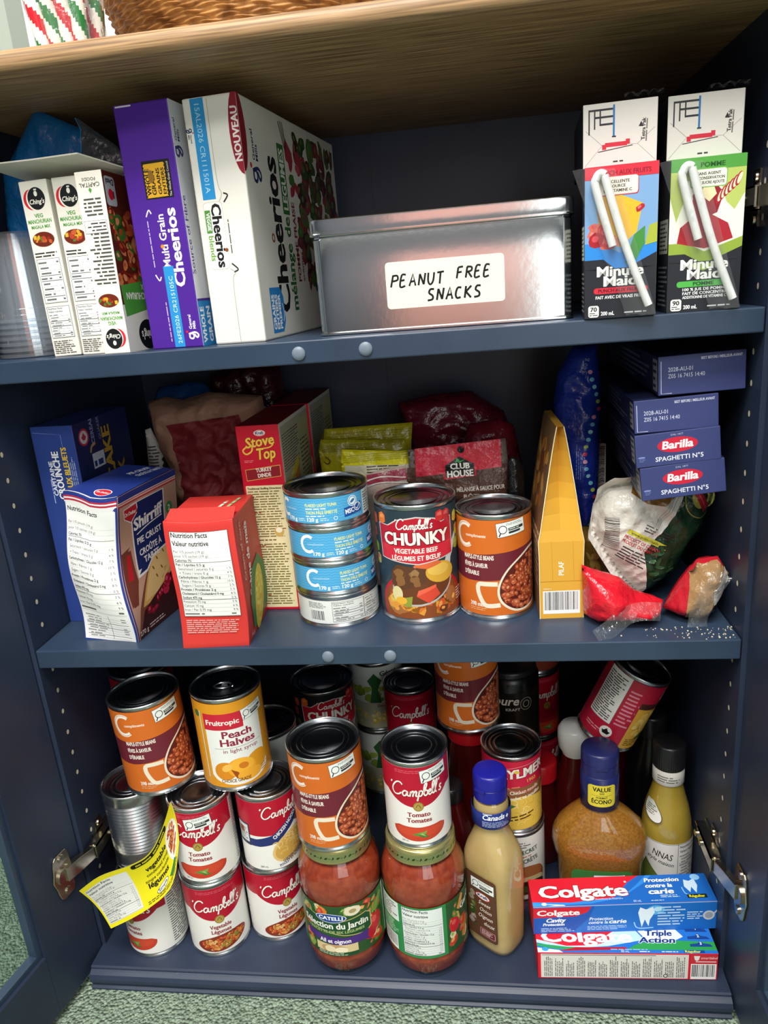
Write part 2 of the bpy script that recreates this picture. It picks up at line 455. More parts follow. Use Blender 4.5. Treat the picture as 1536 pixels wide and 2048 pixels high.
# script lettering drawn with pen strokes
CAMPB = [[(2.3, 2.2), (1.9, 2.65), (1.2, 2.5), (.5, 1.6), (.3, .7), (.75, .05), (1.5, .15), (2.0, .6)], [(.25, 2.55), (.05, 2.1)],
         [(3.1, .9), (2.7, 1.1), (2.25, .65), (2.4, .05), (2.85, .25), (3.15, 1.0), (3.1, .25), (3.4, .1)],
         [(3.75, 1.05), (3.5, 0)], [(3.6, .5), (4.0, 1.08), (4.2, .9), (4.0, 0)], [(4.1, .5), (4.5, 1.08), (4.7, .9), (4.55, .15), (4.8, .1)],
         [(5.25, 1.15), (4.75, -.9)], [(5.05, .7), (5.45, 1.1), (5.75, .7), (5.4, .05), (4.95, .2)],
         [(5.9, .5), (6.5, 2.0), (6.4, 2.45), (6.1, 1.9), (5.95, .5), (6.2, .0), (6.6, .35), (6.55, .95), (6.15, 1.0)],
         [(6.8, .5), (7.2, .75), (7.15, 1.05), (6.85, .9), (6.75, .35), (7.0, 0), (7.35, .3)],
         [(7.35, .3), (7.95, 2.0), (7.9, 2.5), (7.6, 2.0), (7.5, .3), (7.75, .05), (7.95, .3)],
         [(7.95, .3), (8.55, 2.0), (8.5, 2.5), (8.2, 2.0), (8.1, .3), (8.35, .05)],
         [(9.05, 2.5), (8.9, 2.05)], [(8.75, .15), (9.05, 0), (9.3, .3), (9.05, .65), (9.2, 1.1), (9.5, .95)]]
def campbells(a, x, y, w, col='fbf6ee', sh='8e1020', pen=.27, rise=0):
    k = w / 9.5
    for c, dx, dy, pw in ((sh, .08, -.1, pen * 1.5), (col, 0, 0, pen)):
        a.l += 1
        for st in CAMPB:
            a.stroke([(x + (p[0] + dx) * k, y + (p[1] + dy) * k + rise * (p[0] * k) ) for p in st], pw * k, c, lv=a.l, n=4)
HAND = {'P': [[(0, 0), (.15, 1)], [(.1, .95), (.55, .95), (.6, .6), (.12, .5)]], 'E': [[(.5, .98), (.1, .95), (0, 0), (.5, .05)], [(.05, .5), (.4, .55)]],
        'A': [[(0, 0), (.3, 1), (.6, 0)], [(.1, .35), (.5, .4)]], 'N': [[(0, 0), (.08, .95)], [(.08, .95), (.5, .05)], [(.5, .05), (.6, 1)]],
        'U': [[(0, 1), (.02, .3), (.25, 0), (.5, .3), (.55, 1)]], 'T': [[(-.05, .95), (.6, 1)], [(.28, 1), (.25, 0)]],
        'F': [[(0, 0), (.08, .95)], [(.08, .95), (.55, 1)], [(.05, .5), (.45, .55)]], 'R': [[(0, 0), (.08, .95)], [(.05, .95), (.5, .9), (.5, .6), (.08, .5)], [(.2, .5), (.6, 0)]],
        'S': [[(.55, .95), (.2, .95), (.1, .65), (.45, .4), (.45, .1), (0, .02)]], 'C': [[(.5, .9), (.15, .9), (0, .4), (.15, .05), (.5, .1)]],
        'K': [[(0, 0), (.05, 1)], [(.55, 1), (.06, .5)], [(.1, .5), (.6, 0)]]}
def handwrite(a, s, x, y, h, pen, col='16161a', slant=.12):
    a.l += 1
    for ch in s:
        if ch == ' ': x += h * .6; continue
        for st in HAND[ch]:
            a.stroke([(x + p[0] * h * .92 + p[1] * h * slant, y + p[1] * h) for p in st], pen, col, lv=a.l, n=4 if len(st) > 3 else 1)
        x += h * .82
# ------------------------------------------------------------ builders for containers
def can(name, label, cat, x, y, z, R, H, art, base='d8d8d8', phi=0, group=None, face=True, tilt=None, ribs=False, lab='gloss', tab=False, lidcol='lid', paper=True, stick=None):
    ph = (facing(x, y) if face else 0) + math.radians(phi)
    t = thing(name, label, cat, (x, y, z), (tilt[0], tilt[1], 0) if tilt else (0, 0, 0), group)
    b = MB(); r = R
    pr = [(r-.0035, .0025), (r-.0022, .002), (r-.0018, 0), (r-.0004, 0), (r, .0008), (r, .0024), (r-.0008, .0034), (r-.0012, .0048)]
    if ribs:
        n = 15; z0, z1 = H * .22, H * .86
        for k in range(n * 4 + 1):
            pr.append((r - .0013 + .0007 * math.cos(2 * PI * k / 4), z0 + (z1 - z0) * k / (n * 4)))
    pr += [(r-.0012, H-.0048), (r-.0008, H-.0034), (r, H-.0024), (r, H-.0006), (r-.0006, H), (r-.0016, H), (r-.0022, H-.0008), (r-.0024, H-.0042)]
    b.lathe([(0, .0025)] + pr, 60); b.build('can_body', 'tin', t, sharp=.9)
    l = MB(); q = H - .0042
    lp = [(r-.0024, q), (r-.004, q-.0003), (r-.0052, q+.0010), (r-.0068, q+.0010), (r-.008, q-.0002)]
    for k in range(2 if R > .03 else 1):
        e = r - .0105 - k * .0048; lp += [(e, q-.0002), (e-.0011, q+.0006), (e-.0022, q-.0002)]
    lp += [(.004, q-.0002), (0, q-.0002)]
    l.lathe(lp, 56); lo = l.build('can_lid', lidcol, t, sharp=1.2)
    if tab:
        g = MB(); g.tube([(.010*math.cos(a)+.0, .0075*math.sin(a)-.006, q+.0022+.0015*(math.sin(a)<0)) for a in [2*PI*k/20 for k in range(21)]], .0011, 8)
        g.box(-.003, -.002, q, .003, .012, q+.0016); g.build('pull_tab', 'tin', t)
    if paper:
        p = MB(); Hl = (H - .0105) * 1000; mp = cylmap(R - .0007, ph, .0053)
        C2 = PI * R * 1000
        Art().rect(-C2, 0, C2 - .01, Hl, base).emit(p, mp, cu=2 * C2 / 60, base=0, step=0)
        if art: (art(Hl) if callable(art) else art).emit(p, mp, cu=2 * C2 / 60, clip=(-C2, .1, C2, Hl - .1))
        p.build('paper_label', lab, t)
    return t

def carton(name, label, cat, L, z, w, d, h, yaw, cols, arts, group=None, tilt=(0, 0), deform=None, cuts=5, bev=.0007, m='card', parent=None):
    # L = front left bottom corner; cols = front,right,top,left(,back,bottom)
    bm = bmesh.new(); bmesh.ops.create_cube(bm, size=1)
    for v in bm.verts: v.co = Vector(((v.co.x + .5) * w, (v.co.y + .5) * d, (v.co.z + .5) * h))
    bmesh.ops.bevel(bm, geom=bm.edges[:], offset=bev, segments=2, affect='EDGES', profile=.5)
    if deform:
        for ax, L_ in ((0, w), (1, d), (2, h)):
            for k in range(1, int(L_ / .006 - .01) + 1):
                no = [0, 0, 0]; no[ax] = 1; co = [0, 0, 0]; co[ax] = .006 * k
                bmesh.ops.bisect_plane(bm, geom=bm.verts[:] + bm.edges[:] + bm.faces[:], plane_co=co, plane_no=no)
    bm.normal_update(); mb = MB(); F = deform or (lambda v: v)
    fs = []; cc = []
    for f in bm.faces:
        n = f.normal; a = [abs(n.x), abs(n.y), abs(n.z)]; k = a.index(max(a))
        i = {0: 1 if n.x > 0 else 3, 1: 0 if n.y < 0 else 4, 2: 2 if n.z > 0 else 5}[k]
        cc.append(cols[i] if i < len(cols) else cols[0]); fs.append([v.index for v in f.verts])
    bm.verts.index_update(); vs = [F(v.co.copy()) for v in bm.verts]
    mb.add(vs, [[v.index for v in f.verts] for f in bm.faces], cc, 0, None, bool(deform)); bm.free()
    st = 6 if deform else None
    mps = {'front': lambda u, v, o: F(Vector((u/1000, -o, v/1000))), 'right': lambda u, v, o: F(Vector((w + o, u/1000, v/1000))),
           'left': lambda u, v, o: F(Vector((-o, d - u/1000, v/1000))), 'top': lambda u, v, o: F(Vector((u/1000, v/1000, h + o)))}
    lim = {'front': (w, h), 'right': (d, h), 'left': (d, h), 'top': (w, d)}
    for k, a in arts.items():
        e = lim[k]; a.emit(mb, mps[k], st, st, clip=(.2, .2, e[0]*1000-.2, e[1]*1000-.2), base=6e-5 if not deform else 7e-4)
    o = mb.build(name, m, parent, (L[0], L[1], z), (tilt[0], tilt[1], math.radians(yaw)), sharp=.8)
    if not parent: tag(o, label, cat, group)
    return o

def bag(name, label, cat, out, y, T, col, arts=(), group=None, m='foil', wr=.0025, seed=1, step=.0045, yaw=0, lean=0, slope=(0, 0), soft=.022, fine=1.0):
    # closed, padded bag from an outline in its own plane (mm: x, z); thickness T
    cx = sum(p[0] for p in out) / len(out); zb = min(p[1] for p in out)
    P = [((p[0] - cx) / 1000, (p[1] - zb) / 1000) for p in out]
    E = []
    for i in range(len(P)):
        a, b_ = P[i], P[(i+1) % len(P)]; n = max(1, int(math.hypot(b_[0]-a[0], b_[1]-a[1]) / step))
        for k in range(n): E.append((a[0] + (b_[0]-a[0])*k/n, a[1] + (b_[1]-a[1])*k/n))
    def ins(x, z):
        c = False; j = len(P) - 1
        for i in range(len(P)):
            if (P[i][1] > z) != (P[j][1] > z) and x < (P[j][0]-P[i][0])*(z-P[i][1])/(P[j][1]-P[i][1]) + P[i][0]: c = not c
            j = i
        return c
    def dist(x, z):
        best = 9
        for i in range(len(P)):
            ax, az = P[i]; bx, bz = P[(i+1) % len(P)]; dx, dz = bx-ax, bz-az
            t = max(0, min(1, ((x-ax)*dx + (z-az)*dz) / (dx*dx + dz*dz + 1e-12))); best = min(best, math.hypot(x-ax-dx*t, z-az-dz*t))
        return best
    def wri(x, z, s):
        n1 = noise.noise(Vector((x*38*fine + seed*7, z*38*fine, s*3.1))); n2 = noise.noise(Vector((x*90*fine, z*90*fine + seed*3, s)))
        return wr * (1 - 2 * abs(n1)) + wr * .45 * (1 - 2*abs(n2))
    def hgt(x, z, s):
        q = min(1, dist(x, z) / soft); e = math.sqrt(max(0, 1 - (1-q)**2))
        return e * T / 2 + (wri(x, z, s)) * min(1, q * 2.5)
    pts = [Vector(p) for p in E]; n0 = len(pts)
    xs = [p[0] for p in P]; zs = [p[1] for p in P]; r = random.Random(seed)
    i = min(xs)
    rows = 0; zz = min(zs) + step * .6
    while zz < max(zs):
        xx = min(xs) + (step / 2 if rows % 2 else 0)
        while xx < max(xs):
            if ins(xx, zz) and dist(xx, zz) > step * .5: pts.append(Vector((xx, zz)))
            xx += step
        zz += step * .87; rows += 1
    vv, ee, ff, ov, oe, of = delaunay_2d_cdt(pts, [], [list(range(n0))], 1, 1e-7)
    mb = MB(); nv = len(vv); A = []; B = []
    for v in vv:
        hf, hb = hgt(v[0], v[1], 1), hgt(v[0], v[1], 2)
        if dist(v[0], v[1]) < 1e-5: hf = hb = .0004
        A.append(Vector((v[0], -hf, v[1]))); B.append(Vector((v[0], hb, v[1])))
    cf = (lambda x, z: col) if isinstance(col, str) else col
    fs = [tuple(f) for f in ff]; ccs = []
    for f in fs:
        x = sum(vv[i][0] for i in f)/len(f)*1000 + cx; z = sum(vv[i][1] for i in f)/len(f)*1000 + zb; ccs.append(cf(x, z))
    def orient(f, flip):
        a, b_, c = vv[f[0]], vv[f[1]], vv[f[2]]
        ccw = (b_[0]-a[0])*(c[1]-a[1]) - (b_[1]-a[1])*(c[0]-a[0]) > 0
        return f if ccw != flip else f[::-1]
    mb.add(A + B, [orient(f, False) for f in fs] + [tuple(i + nv for i in orient(f, True)) for f in fs], ccs + ccs, 0, None, True)
    edge = [i for i in range(nv) if dist(*vv[i]) < 1e-5]
    bd = {}
    for f in fs:
        for k in range(len(f)): bd[tuple(sorted((f[k], f[(k+1) % len(f)])))] = bd.get(tuple(sorted((f[k], f[(k+1) % len(f)]))), 0) + 1
    rim = [(a, b_, b_ + nv, a + nv) for (a, b_), c in bd.items() if c == 1]
    k0 = len(mb.v) - 2 * nv
    mb.f += [[k0 + i for i in q] for q in rim]; mb.c += [lin(cf(cx, zb))] * len(rim); mb.m += [0] * len(rim); mb.s += [True] * len(rim)
    for a in arts:
        a.emit(mb, lambda u, v, o: Vector(((u-cx)/1000, -hgt((u-cx)/1000, (v-zb)/1000, 1) - o, (v-zb)/1000)), 3, 3, smooth=True, base=1.4e-3, step=6e-6)
    o = mb.build(name, m, None, (cx/1000, y, zb/1000), (math.radians(lean), 0, math.radians(yaw)), sharp=2)
    return tag(o, label, cat, group)

def sup(n, kx, ky):
    def f(a, r, z):
        c, s = math.cos(a), math.sin(a)
        return (r * kx * math.copysign(abs(c) ** (2/n), c), r * ky * math.copysign(abs(s) ** (2/n), s))
    return f
# ============================================================ the cabinet
def bb(*boxes, col='ffffff'):
    b = MB()
    for q in boxes: b.box(*q, col)
    return b
cab = thing('cabinet', 'open navy blue cupboard with three shelves of food, wooden top and glass doors swung open', 'cabinet', (0, 0, 0))
def side(x0, x1, xin, sx):
    b = bb((x0, 0, 0, x1, DEP + .006, ZT))
    for k in range(-9, 24):                       # shelf pin holes, front and rear rows
        z = .6061 - .0254 * k
        if z < .06 or z > .88: continue
        for y in (.0211,):
            vs = [(xin + sx * .0004, y + .0022 * math.cos(a), z + .0027 * math.sin(a)) for a in [2*PI*j/10 for j in range(10)]]
            b.add(vs, [tuple(range(10))], 'c9c7bd', 1)
    return b.build('side_panel', ['navy', 'crumb'], cab)
side(-.018, 0, 0, 1); side(W, W + .018, W, -1)
bb((0, DEP, .03, .33435, DEP + .006, ZT)).build('back_panel', 'navy', cab)
bb((.3346, DEP, .03, W, DEP + .006, ZT)).build('back_panel', 'navy', cab)
for z, bx in ((Z1, (.3036, .3604)), (Z2, (.2994, .3591))):
    o = bb((.0008, 0, z - .0195, W - .0008, DEP - .001, z)).build('shelf', 'shelfpaint', cab, bevel=.0012)
    for x in bx:
        b = MB(); b.lathe([(.0058, 0), (.0056, .0012), (.0044, .0022), (.002, .0027), (0, .0028)], 24)
        b.build('door_bumper', 'bumper', o, (x, -.0002, z - .0105), (PI/2, 0, 0))
# bottom board with a moulded front edge
pf = [(-.0277, .032), (-.0292, .0305), (-.0295, .0285), (-.0315, .0275), (-.0345, .0255), (-.0365, .021), (-.0365, .017), (-.034, .0135), (-.0335, .0105), (-.036, .0085), (-.036, .006), (.02, .006), (DEP, .006), (DEP, .032)]
b = MB(); n = len(pf)
vs = [(x, y, z) for x in (-.0035, W + .0035) for y, z in pf]
b.add(vs, [(i, (i+1) % n, (i+1) % n + n, i + n)[::-1] for i in range(n)], 'ffffff')
b.build('base_board', 'navy', cab)
# oak counter with a rounded front edge
pf = [(DEP + .03, ZT), (-.030, ZT), (-.033, ZT+.0008), (-.0350, ZT+.003), (-.0356, ZT+.006), (-.0354, ZT+.0095), (-.0345, ZT+.0125), (-.0325, ZT+.0148), (-.029, ZT+.016), (DEP + .03, ZT+.016)]
b = MB(); n = len(pf); vs = [(x, y, z) for x in (-.24, W + .06) for y, z in pf]
b.add(vs, [(i, (i+1) % n, (i+1) % n + n, i + n) for i in range(n)] + [tuple(range(n))[::-1], tuple(range(n, 2*n))], 'ffffff', 0, None, True)
b.build('countertop', 'wood', cab, sharp=.9)

def door(hx, ang, sx):
    # local: x runs from the hinge to the free edge, y into the outer side, z up
    dr = Vector((-sx * math.sin(ang), -math.cos(ang), 0)); nr = Vector((-sx * math.cos(ang), math.sin(ang), 0)); p0 = Vector((hx, -.002, 0))
    T = lambda x, y, z: p0 + dr * x + nr * y + Vector((0, 0, z))
    Wd, zb, zt, st, rl = .335, .018, .897, .072, .074
    b = MB()
    b.box(0, 0, zb, st - .0003, .019, zt, T=T); b.box(Wd - st, 0, zb, Wd, .019, zt, T=T)
    b.box(st, 0, zb, Wd - st - .0003, .019, zb + rl, T=T); b.box(st, 0, zt - rl, Wd - st - .0003, .019, zt, T=T)
    d = b.build('door', 'navy', cab)
    g = MB(); e = .0065
    for q in ((st, .004, zb+rl, st+e, .014, zt-rl), (Wd-st-e, .004, zb+rl, Wd-st, .014, zt-rl), (st+e, .004, zb+rl, Wd-st-e, .014, zb+rl+e), (st+e, .004, zt-rl-e, Wd-st-e, .014, zt-rl)): g.box(*q, T=T)
    g.build('glazing_bead', 'shelfpaint', d)
    g = MB(); g.box(st + .003, .0145, zb+rl+.003, Wd-st-.003, .0175, zt-rl-.003, T=T); g.build('glass_pane', 'pane', d)
    return T
TL = door(-.0045, math.radians(11), 1); TR = door(W + .0045, math.radians(2), -1)

def hinge(T, xin, sx, z):
    b = MB(); Q = lambda x, y, zz: Vector((xin + sx * x, y, z + zz))
    b.box(.0003, .020, -.009, .0023, .062, .009, T=Q); b.box(.0003, .027, -.021, .0023, .041, .021, T=Q)      # mounting plate
    for s in (-1, 1):
        b.lathe([(.0038, 0), (.0034, .0016), (0, .0019)], 16, xs=lambda a, r, zz: (r*math.cos(a), r*math.sin(a)))
        k = len(b.v) - 48
        for i in range(k, len(b.v)):
            v = b.v[i]; b.v[i] = tuple(Q(.0023 + v[2], .034 + v[0], s * .0155 + v[1]))
    b.box(.004, .004, -.0062, .0055, .060, .0062, T=Q)
    for zz in (-.0075, .006): b.box(.0025, .006, zz, .013, .060, zz + .0015, T=Q)                             # channel arm
    b.box(.0115, .004, -.0075, .013, .052, .0075, T=Q)
    b.tube([Q(.0125, .050, 0), Q(.0155, .050, 0)], .0036, 14); b.tube([Q(.0125, .036, 0), Q(.015, .036, 0)], .003, 14)
    b.tube([Q(.0085, .008, -.009), Q(.0085, .008, .009)], .0022, 12)
    b.build('hinge_arm', 'nickel', h := D.objects.new('hinge', None)); COL.objects.link(h); h.parent = cab
    b = MB()                                                                                                     # link and cup plate on the door
    p1 = Q(.009, .010, 0); p2 = T(.026, -.003, z)
    dv = (p2 - p1); u = dv.normalized(); w = Vector((0, 0, 1)); n_ = u.cross(w).normalized() * .0035
    for a, e in ((-.0085, -.0085), ):
        vs = []
        for P_, hw in ((p1, .0065), (p1 + dv * .55, .0085), (p2, .0085)):
            for s in (-1, 1):
                for q in (-1, 1): vs.append(P_ + w * hw * s + n_ * q)
        f = []
        for k in (0, 4): f += [(k, k+1, k+5, k+4), (k+2, k+6, k+7, k+3), (k, k+4, k+6, k+2), (k+1, k+3, k+7, k+5)]
        f += [(0, 2, 3, 1), (8, 9, 11, 10)]; b.add(vs, f)
    prof = [(-.027, .007), (-.024, .0105), (-.018, .0125), (-.010, .0135), (0, .0165), (.010, .0135), (.018, .0125), (.024, .0105), (.027, .007)]
    vs = []; xc = .026
    for hh in (-.0002, -.0022):
        for zz, hw in prof: vs += [T(xc - hw * .55 - .004, hh, z + zz), T(xc + hw, hh, z + zz)]
    n = len(prof); f = []
    for i in range(n - 1):
        a = 2*i; c = a + 2*n
        f += [(a, a+1, a+3, a+2), (c, c+2, c+3, c+1), (a, a+2, c+2, c), (a+1, c+1, c+3, a+3)]
    f += [(0, 2*n, 2*n+1, 1), (2*n-2, 2*n-1, 4*n-1, 4*n-2)]
    b.add(vs, f)
    b.build('hinge_plate', 'nickel', h, bevel=.0006)
    b = MB()
    for s in (-1, 1):
        c0 = T(xc, -.0022, z + s * .0205); c1 = T(xc, -.0038, z + s * .0205); b.tube([c0, c1], .0042, 16)
    b.tube([T(xc, -.0022, z), T(xc, -.0045, z)], .0105, 20)
    b.build('hinge_screws', 'nickel', h)
hinge(TL, 0, 1, .158); hinge(TR, W, -1, .158); hinge(TR, W, -1, .773)

# ============================================================ room around it; the unseen front side is added for light and reflections
def struct(name, b, m): return tag(b.build(name, m), kind='structure')
struct('floor', bb((-2.2, -3.4, -.02, 2.8, .5, .0065)), 'carpet')
struct('wall_front', bb((-2.2, -3.46, 0, 2.8, -3.4, 2.6)), 'roomdark')  # unseen wall added behind the camera, dark for the tin to mirror
b = bb((.72, -3.4, .25, 2.5, -3.36, 2.1)); o = b.build('added_window', 'added_glow'); tag(o, kind='structure')  # added glowing pane, out of view; brightens the tin's right part
g = bb((.66, -3.4, .19, .72, -3.33, 2.16), (2.5, -3.4, .19, 2.56, -3.33, 2.16), (.66, -3.4, .19, 2.56, -3.33, .25), (.66, -3.4, 2.1, 2.56, -3.33, 2.16), (1.59, -3.4, .25, 1.63, -3.34, 2.1)); g.build('added_window_frame', 'frame', o)
o = tag(bb((-.10, -3.4, .01, .64, -3.36, 2.03)).build('added_door', 'added_door_pink'), kind='structure')  # added door, out of view; gives the tin a pinkish middle
bb((.34, -3.36, .98, .39, -3.33, 1.0)).build('added_door_handle', 'nickel', o)
b = bb((-2.2, .5, 0, 2.8, .56, 2.6)); struct('wall_back', b, 'white')
struct('wall_left', bb((-2.26, -3.4, 0, -2.2, .5, 2.6)), 'room')
struct('wall_right', bb((2.8, -3.4, 0, 2.86, .5, 2.6)), 'room')
struct('ceiling', bb((-2.2, -3.4, 2.6, 2.8, .56, 2.64)), 'white')
b = bb((-.42, .47, .0, -.166, .4999, 2.2), (-.167, .455, .0, -.150, .4999, 2.2)); struct('trim_1', b, 'frame')

# ============================================================ on top of the counter
WT = ZT + .016
def candy_bag():
    t = tag(D.objects.new('candy_bag', None), 'clear cellophane bag of striped candy sticks on the wooden top, left of the wicker basket', 'bag'); COL.objects.link(t)
    t.location = (.1315, .045, WT)
    b = MB()
    def xs(a, r, z):
        k = 1 + .10 * math.sin(5*a + z*60) + .06*math.sin(9*a - z*40); return (r*1.2*math.cos(a)*k, r*.75*math.sin(a)*k)
    b.lathe([(0, .0005), (.020, .0005), (.023, .01), (.026, .05), (.032, .10), (.038, .15), (.042, .19)], 60, xs=xs)
    b.build('cellophane', 'film', t)
candy_bag()
for i in range(8):
    a = (i - 3.5) / 3.5; x0 = .1315 + a * .0165; y0 = .045 + (.0085 if i % 2 else -.0085)
    cA = ('c8202c', '2c7a3a')[i % 2]; b = MB(); n = 60
    pts = [(x0 + a * .020 * t, y0 + (.006 if i % 2 else -.006) * t, WT + .003 + .17 * t) for t in [k / n for k in range(n + 1)]]
    b.tube(pts, .0062, 20, colf=lambda q, j, cA=cA, i=i: (cA, 'f1ebe0', ('2c7a3a' if cA == 'c8202c' else 'c8202c'), 'f1ebe0')[int((j / 20 + q / n * 3.2) * 4 + i) % 4])
    o = b.build('candy_stick', 'gloss'); tag(o, 'striped candy stick, %s and white, standing in the cellophane bag' % ('mostly red' if i % 2 == 0 else 'mostly green'), 'candy', 'candy sticks, %s' % ('mostly red' if i % 2 == 0 else 'mostly green'))
def basket():
    b = MB(); seg = 150; rows = 46; pr = []
    def rad(z): return .092 + .055 * math.sin(min(1, z / .13) * PI / 2) ** .8
    vs = []; fs = []; per = 4
    for i in range(rows * per + 1):
        z = .13 * i / (rows * per); row = i // per; ph = (i % per) / per
        for j in range(seg):
            a = 2 * PI * j / seg
            r = rad(z) + .0011 * math.sin(PI * ph) * 1.5 + .0017 * math.sin(a * 25 + PI * (row % 2)) * math.sin(PI * ph)
            zz = z + .0009 * math.sin(a * 25 + row)
            vs.append((r * math.cos(a) * 1.0, r * math.sin(a) * .72, .002 + zz))
    for i in range(rows * per):
        for j in range(seg):
            k = (j+1) % seg; fs.append((i*seg+j, i*seg+k, (i+1)*seg+k, (i+1)*seg+j))
    b.add(vs, fs, 'ffffff', 0, None, True)
    b.lathe([(0, .002), (.088, .002), (.0925, .004)], 60, xs=lambda a, r, z: (r*math.cos(a), r*.72*math.sin(a)))
    t = thing('wicker_basket', 'woven brown wicker basket standing on the wooden top', 'basket', (.2500, .19, WT))
    b.build('woven_bowl', 'wicker', t, sharp=2)
    b = MB(); b.tube([(.147*math.cos(a), .106*math.sin(a), .134) for a in [2*PI*k/60 for k in range(61)]], .006, 10); b.build('rim', 'wicker', t)
basket()

# ============================================================ top shelf
# stacked clear tubs
for k in range(7):
    t = tag(D.objects.new('plastic_tub', None), 'clear plastic tub in the nested stack at the left end of the top shelf', 'container', 'nested clear plastic tubs'); COL.objects.link(t)
    t.location = (.0375, .062, Z1 + .0006 + k * .0052); b = MB()
    h = .078; b.lathe([(q * .79, h - zz) for q, zz in ((0, 0), (.031, 0), (.034, .002), (.037, .02), (.0405, h - .012), (.0425, h - .0115), (.0428, h - .001), (.0455, h - .0005), (.0455, h - .0028), (.0433, h-.0032))][::-1], 48)
    b.build('tub_wall', 'cup', t)
def a_pouch():
    a = Art()
    a.poly([(119, 872), (86, 900), (60, 912), (58, 855), (20, 790), (-10, 715), (70, 710), (110, 800)], '3b3f45')
    a.dashes(42, 800, 48, 46, 12, '8a8d90', rot=55, seed=2); a.text('CHOCOLAT', -8, 830, 5, '1d6f9f', rot=55).text('NOIR', 10, 838, 4, '1d6f9f', rot=55)
    a.stroke([(60, 924), (58, 858), (18, 790), (-12, 716)], 1.2, '2d86bf')
    return a
bag('foil_pouch', 'large blue and grey pouch leaning behind the three small spice boxes', 'pouch', [(64, 905), (70, 907), (104, 890), (138, 868), (150, 850), (146, 700), (8, 700), (6, 790), (10, 818), (20, 858), (41, 880)], .112, .013, '0f5c96', [Art().poly([(138, 872), (108, 897), (106, 870), (86, 830), (62, 790), (56, 705), (146, 705), (149, 850)], '3b3f45').dashes(84, 800, 40, 40, 11, '85888b', rot=58, seed=2).stroke([(107, 897), (105, 870), (84, 828), (61, 790)], .8, '2d86bf').text('CHOCOLAT', 50, 835, 4.4, '1f76a8', rot=58, bold=.03).text('AU LAIT', 64, 838, 3.6, '1f76a8', rot=58, bold=.03)], seed=4, wr=.0015, m='foil', lean=8)
# spice mix boxes
def dish(a, x, y, r, seed=1):
    a.ell(x, y, r, r * .62, 'e9e4da').ell(x, y - .2, r * .93, r * .55, '6a2412')
    ins = lambda u, v: ((u - x) / (r * .9)) ** 2 + ((v - y) / (r * .54)) ** 2 < 1
    a.blobs(ins, (x-r, y-r*.6, x+r, y+r*.6), ['a33a1c', 'c25a2c', '8a2a14', 'b8402a', '4f7a2c', 'd9a52e'], 26, r * .2, seed)
    a.rect(x - r * .8, y + .1, x - r * .55, y + r*.3, 'd9b23a'); return a
def chings(w, h, seed):
    a = Art(); m = w / 2
    a.ell(m * .72, h - 15, 7.4, 8.2, 'd22636', a0=90, a1=270).ell(m * .9, h - 15, 7.2, 8.6, 'f2eee2').ell(m * 1.08, h - 14.5, 8.2, 9, '16181a')
    a.ell(m * 1.08, h - 10.6, 1.6, 2.2, 'efece2').rect(m*1.0, h - 8, m*1.2, h - 6.8, 'efece2').text("Ching's", m * 1.06, h - 18.6, 3.6, 'efece2', 14, 'c', .02, .2)
    a.text('VEG', m, h - 29.5, 3, '4f9a3e', al='c', bold=.03).text('MANCHURIAN', m, h - 34, 3.1, '4f9a3e', w - 4, 'c', .03).text('MASALA MIX', m, h - 38.2, 2.5, '4f9a3e', w - 8, 'c', .03)
    dish(a, m, h - 47, w * .43, seed)
    a.dashes(2, h - 62, w - 4, 5, 2, '2f2f2f', seed=seed); a.nutri(2, 46, w - 4, h - 62 - 47, 8, seed, title=False)
    a.nutri(2, 16, w - 4, 27, 9, seed + 3, title=True); a.dashes(2, 2, w - 4, 12, 7, '55554f', seed=seed + 8); return a
def chings_back(w, h):
    a = Art(); m = w / 2; b = Art()
    b.ell(m * .72, h - 13, 7, 7.8, 'd22636', a0=90, a1=270).ell(m * .9, h - 13, 6.8, 8, 'f2eee2').ell(m * 1.06, h - 12.5, 7.8, 8.6, '16181a').ell(m*1.06, h-9, 1.6, 2, 'efece2').text("Ching's", m * 1.05, h - 16, 3.4, 'efece2', 13, 'c', .02, .2)
    b.text('VEG', m, h - 27, 2.8, '4f9a3e', al='c', bold=.03).text('MANCHURIAN', m, h - 31, 2.8, '4f9a3e', w - 4, 'c', .03).text('MASALA MIX', m, h - 35, 2.2, '4f9a3e', w - 8, 'c', .03)
    dish(b, m, h - 44, w * .42, 5)
    b.dashes(2, 47, w - 4, h - 104, 14, '4a4a46', seed=4).rect(2, 38, w-2, 48, '55554f').rect(2.3, 38.3, w-2.3, 47.7, 'f2eee2').dashes(3, 39, w-6, 8, 3, '3a3a38', seed=6).dashes(4, 20, w-8, 15, 5, '4a4a46', seed=7)
    b.text('CAPITAL', m, 9, 3.2, '33332f', w - 6, 'c').text('FOODS', m, 5, 2.4, '33332f', 12, 'c').poly([(m-1.5, 14.5), (m, 12.5), (m+1.5, 14.5), (m, 17)], '4f9a3e')
    a.put(b, w, h, 180); return a
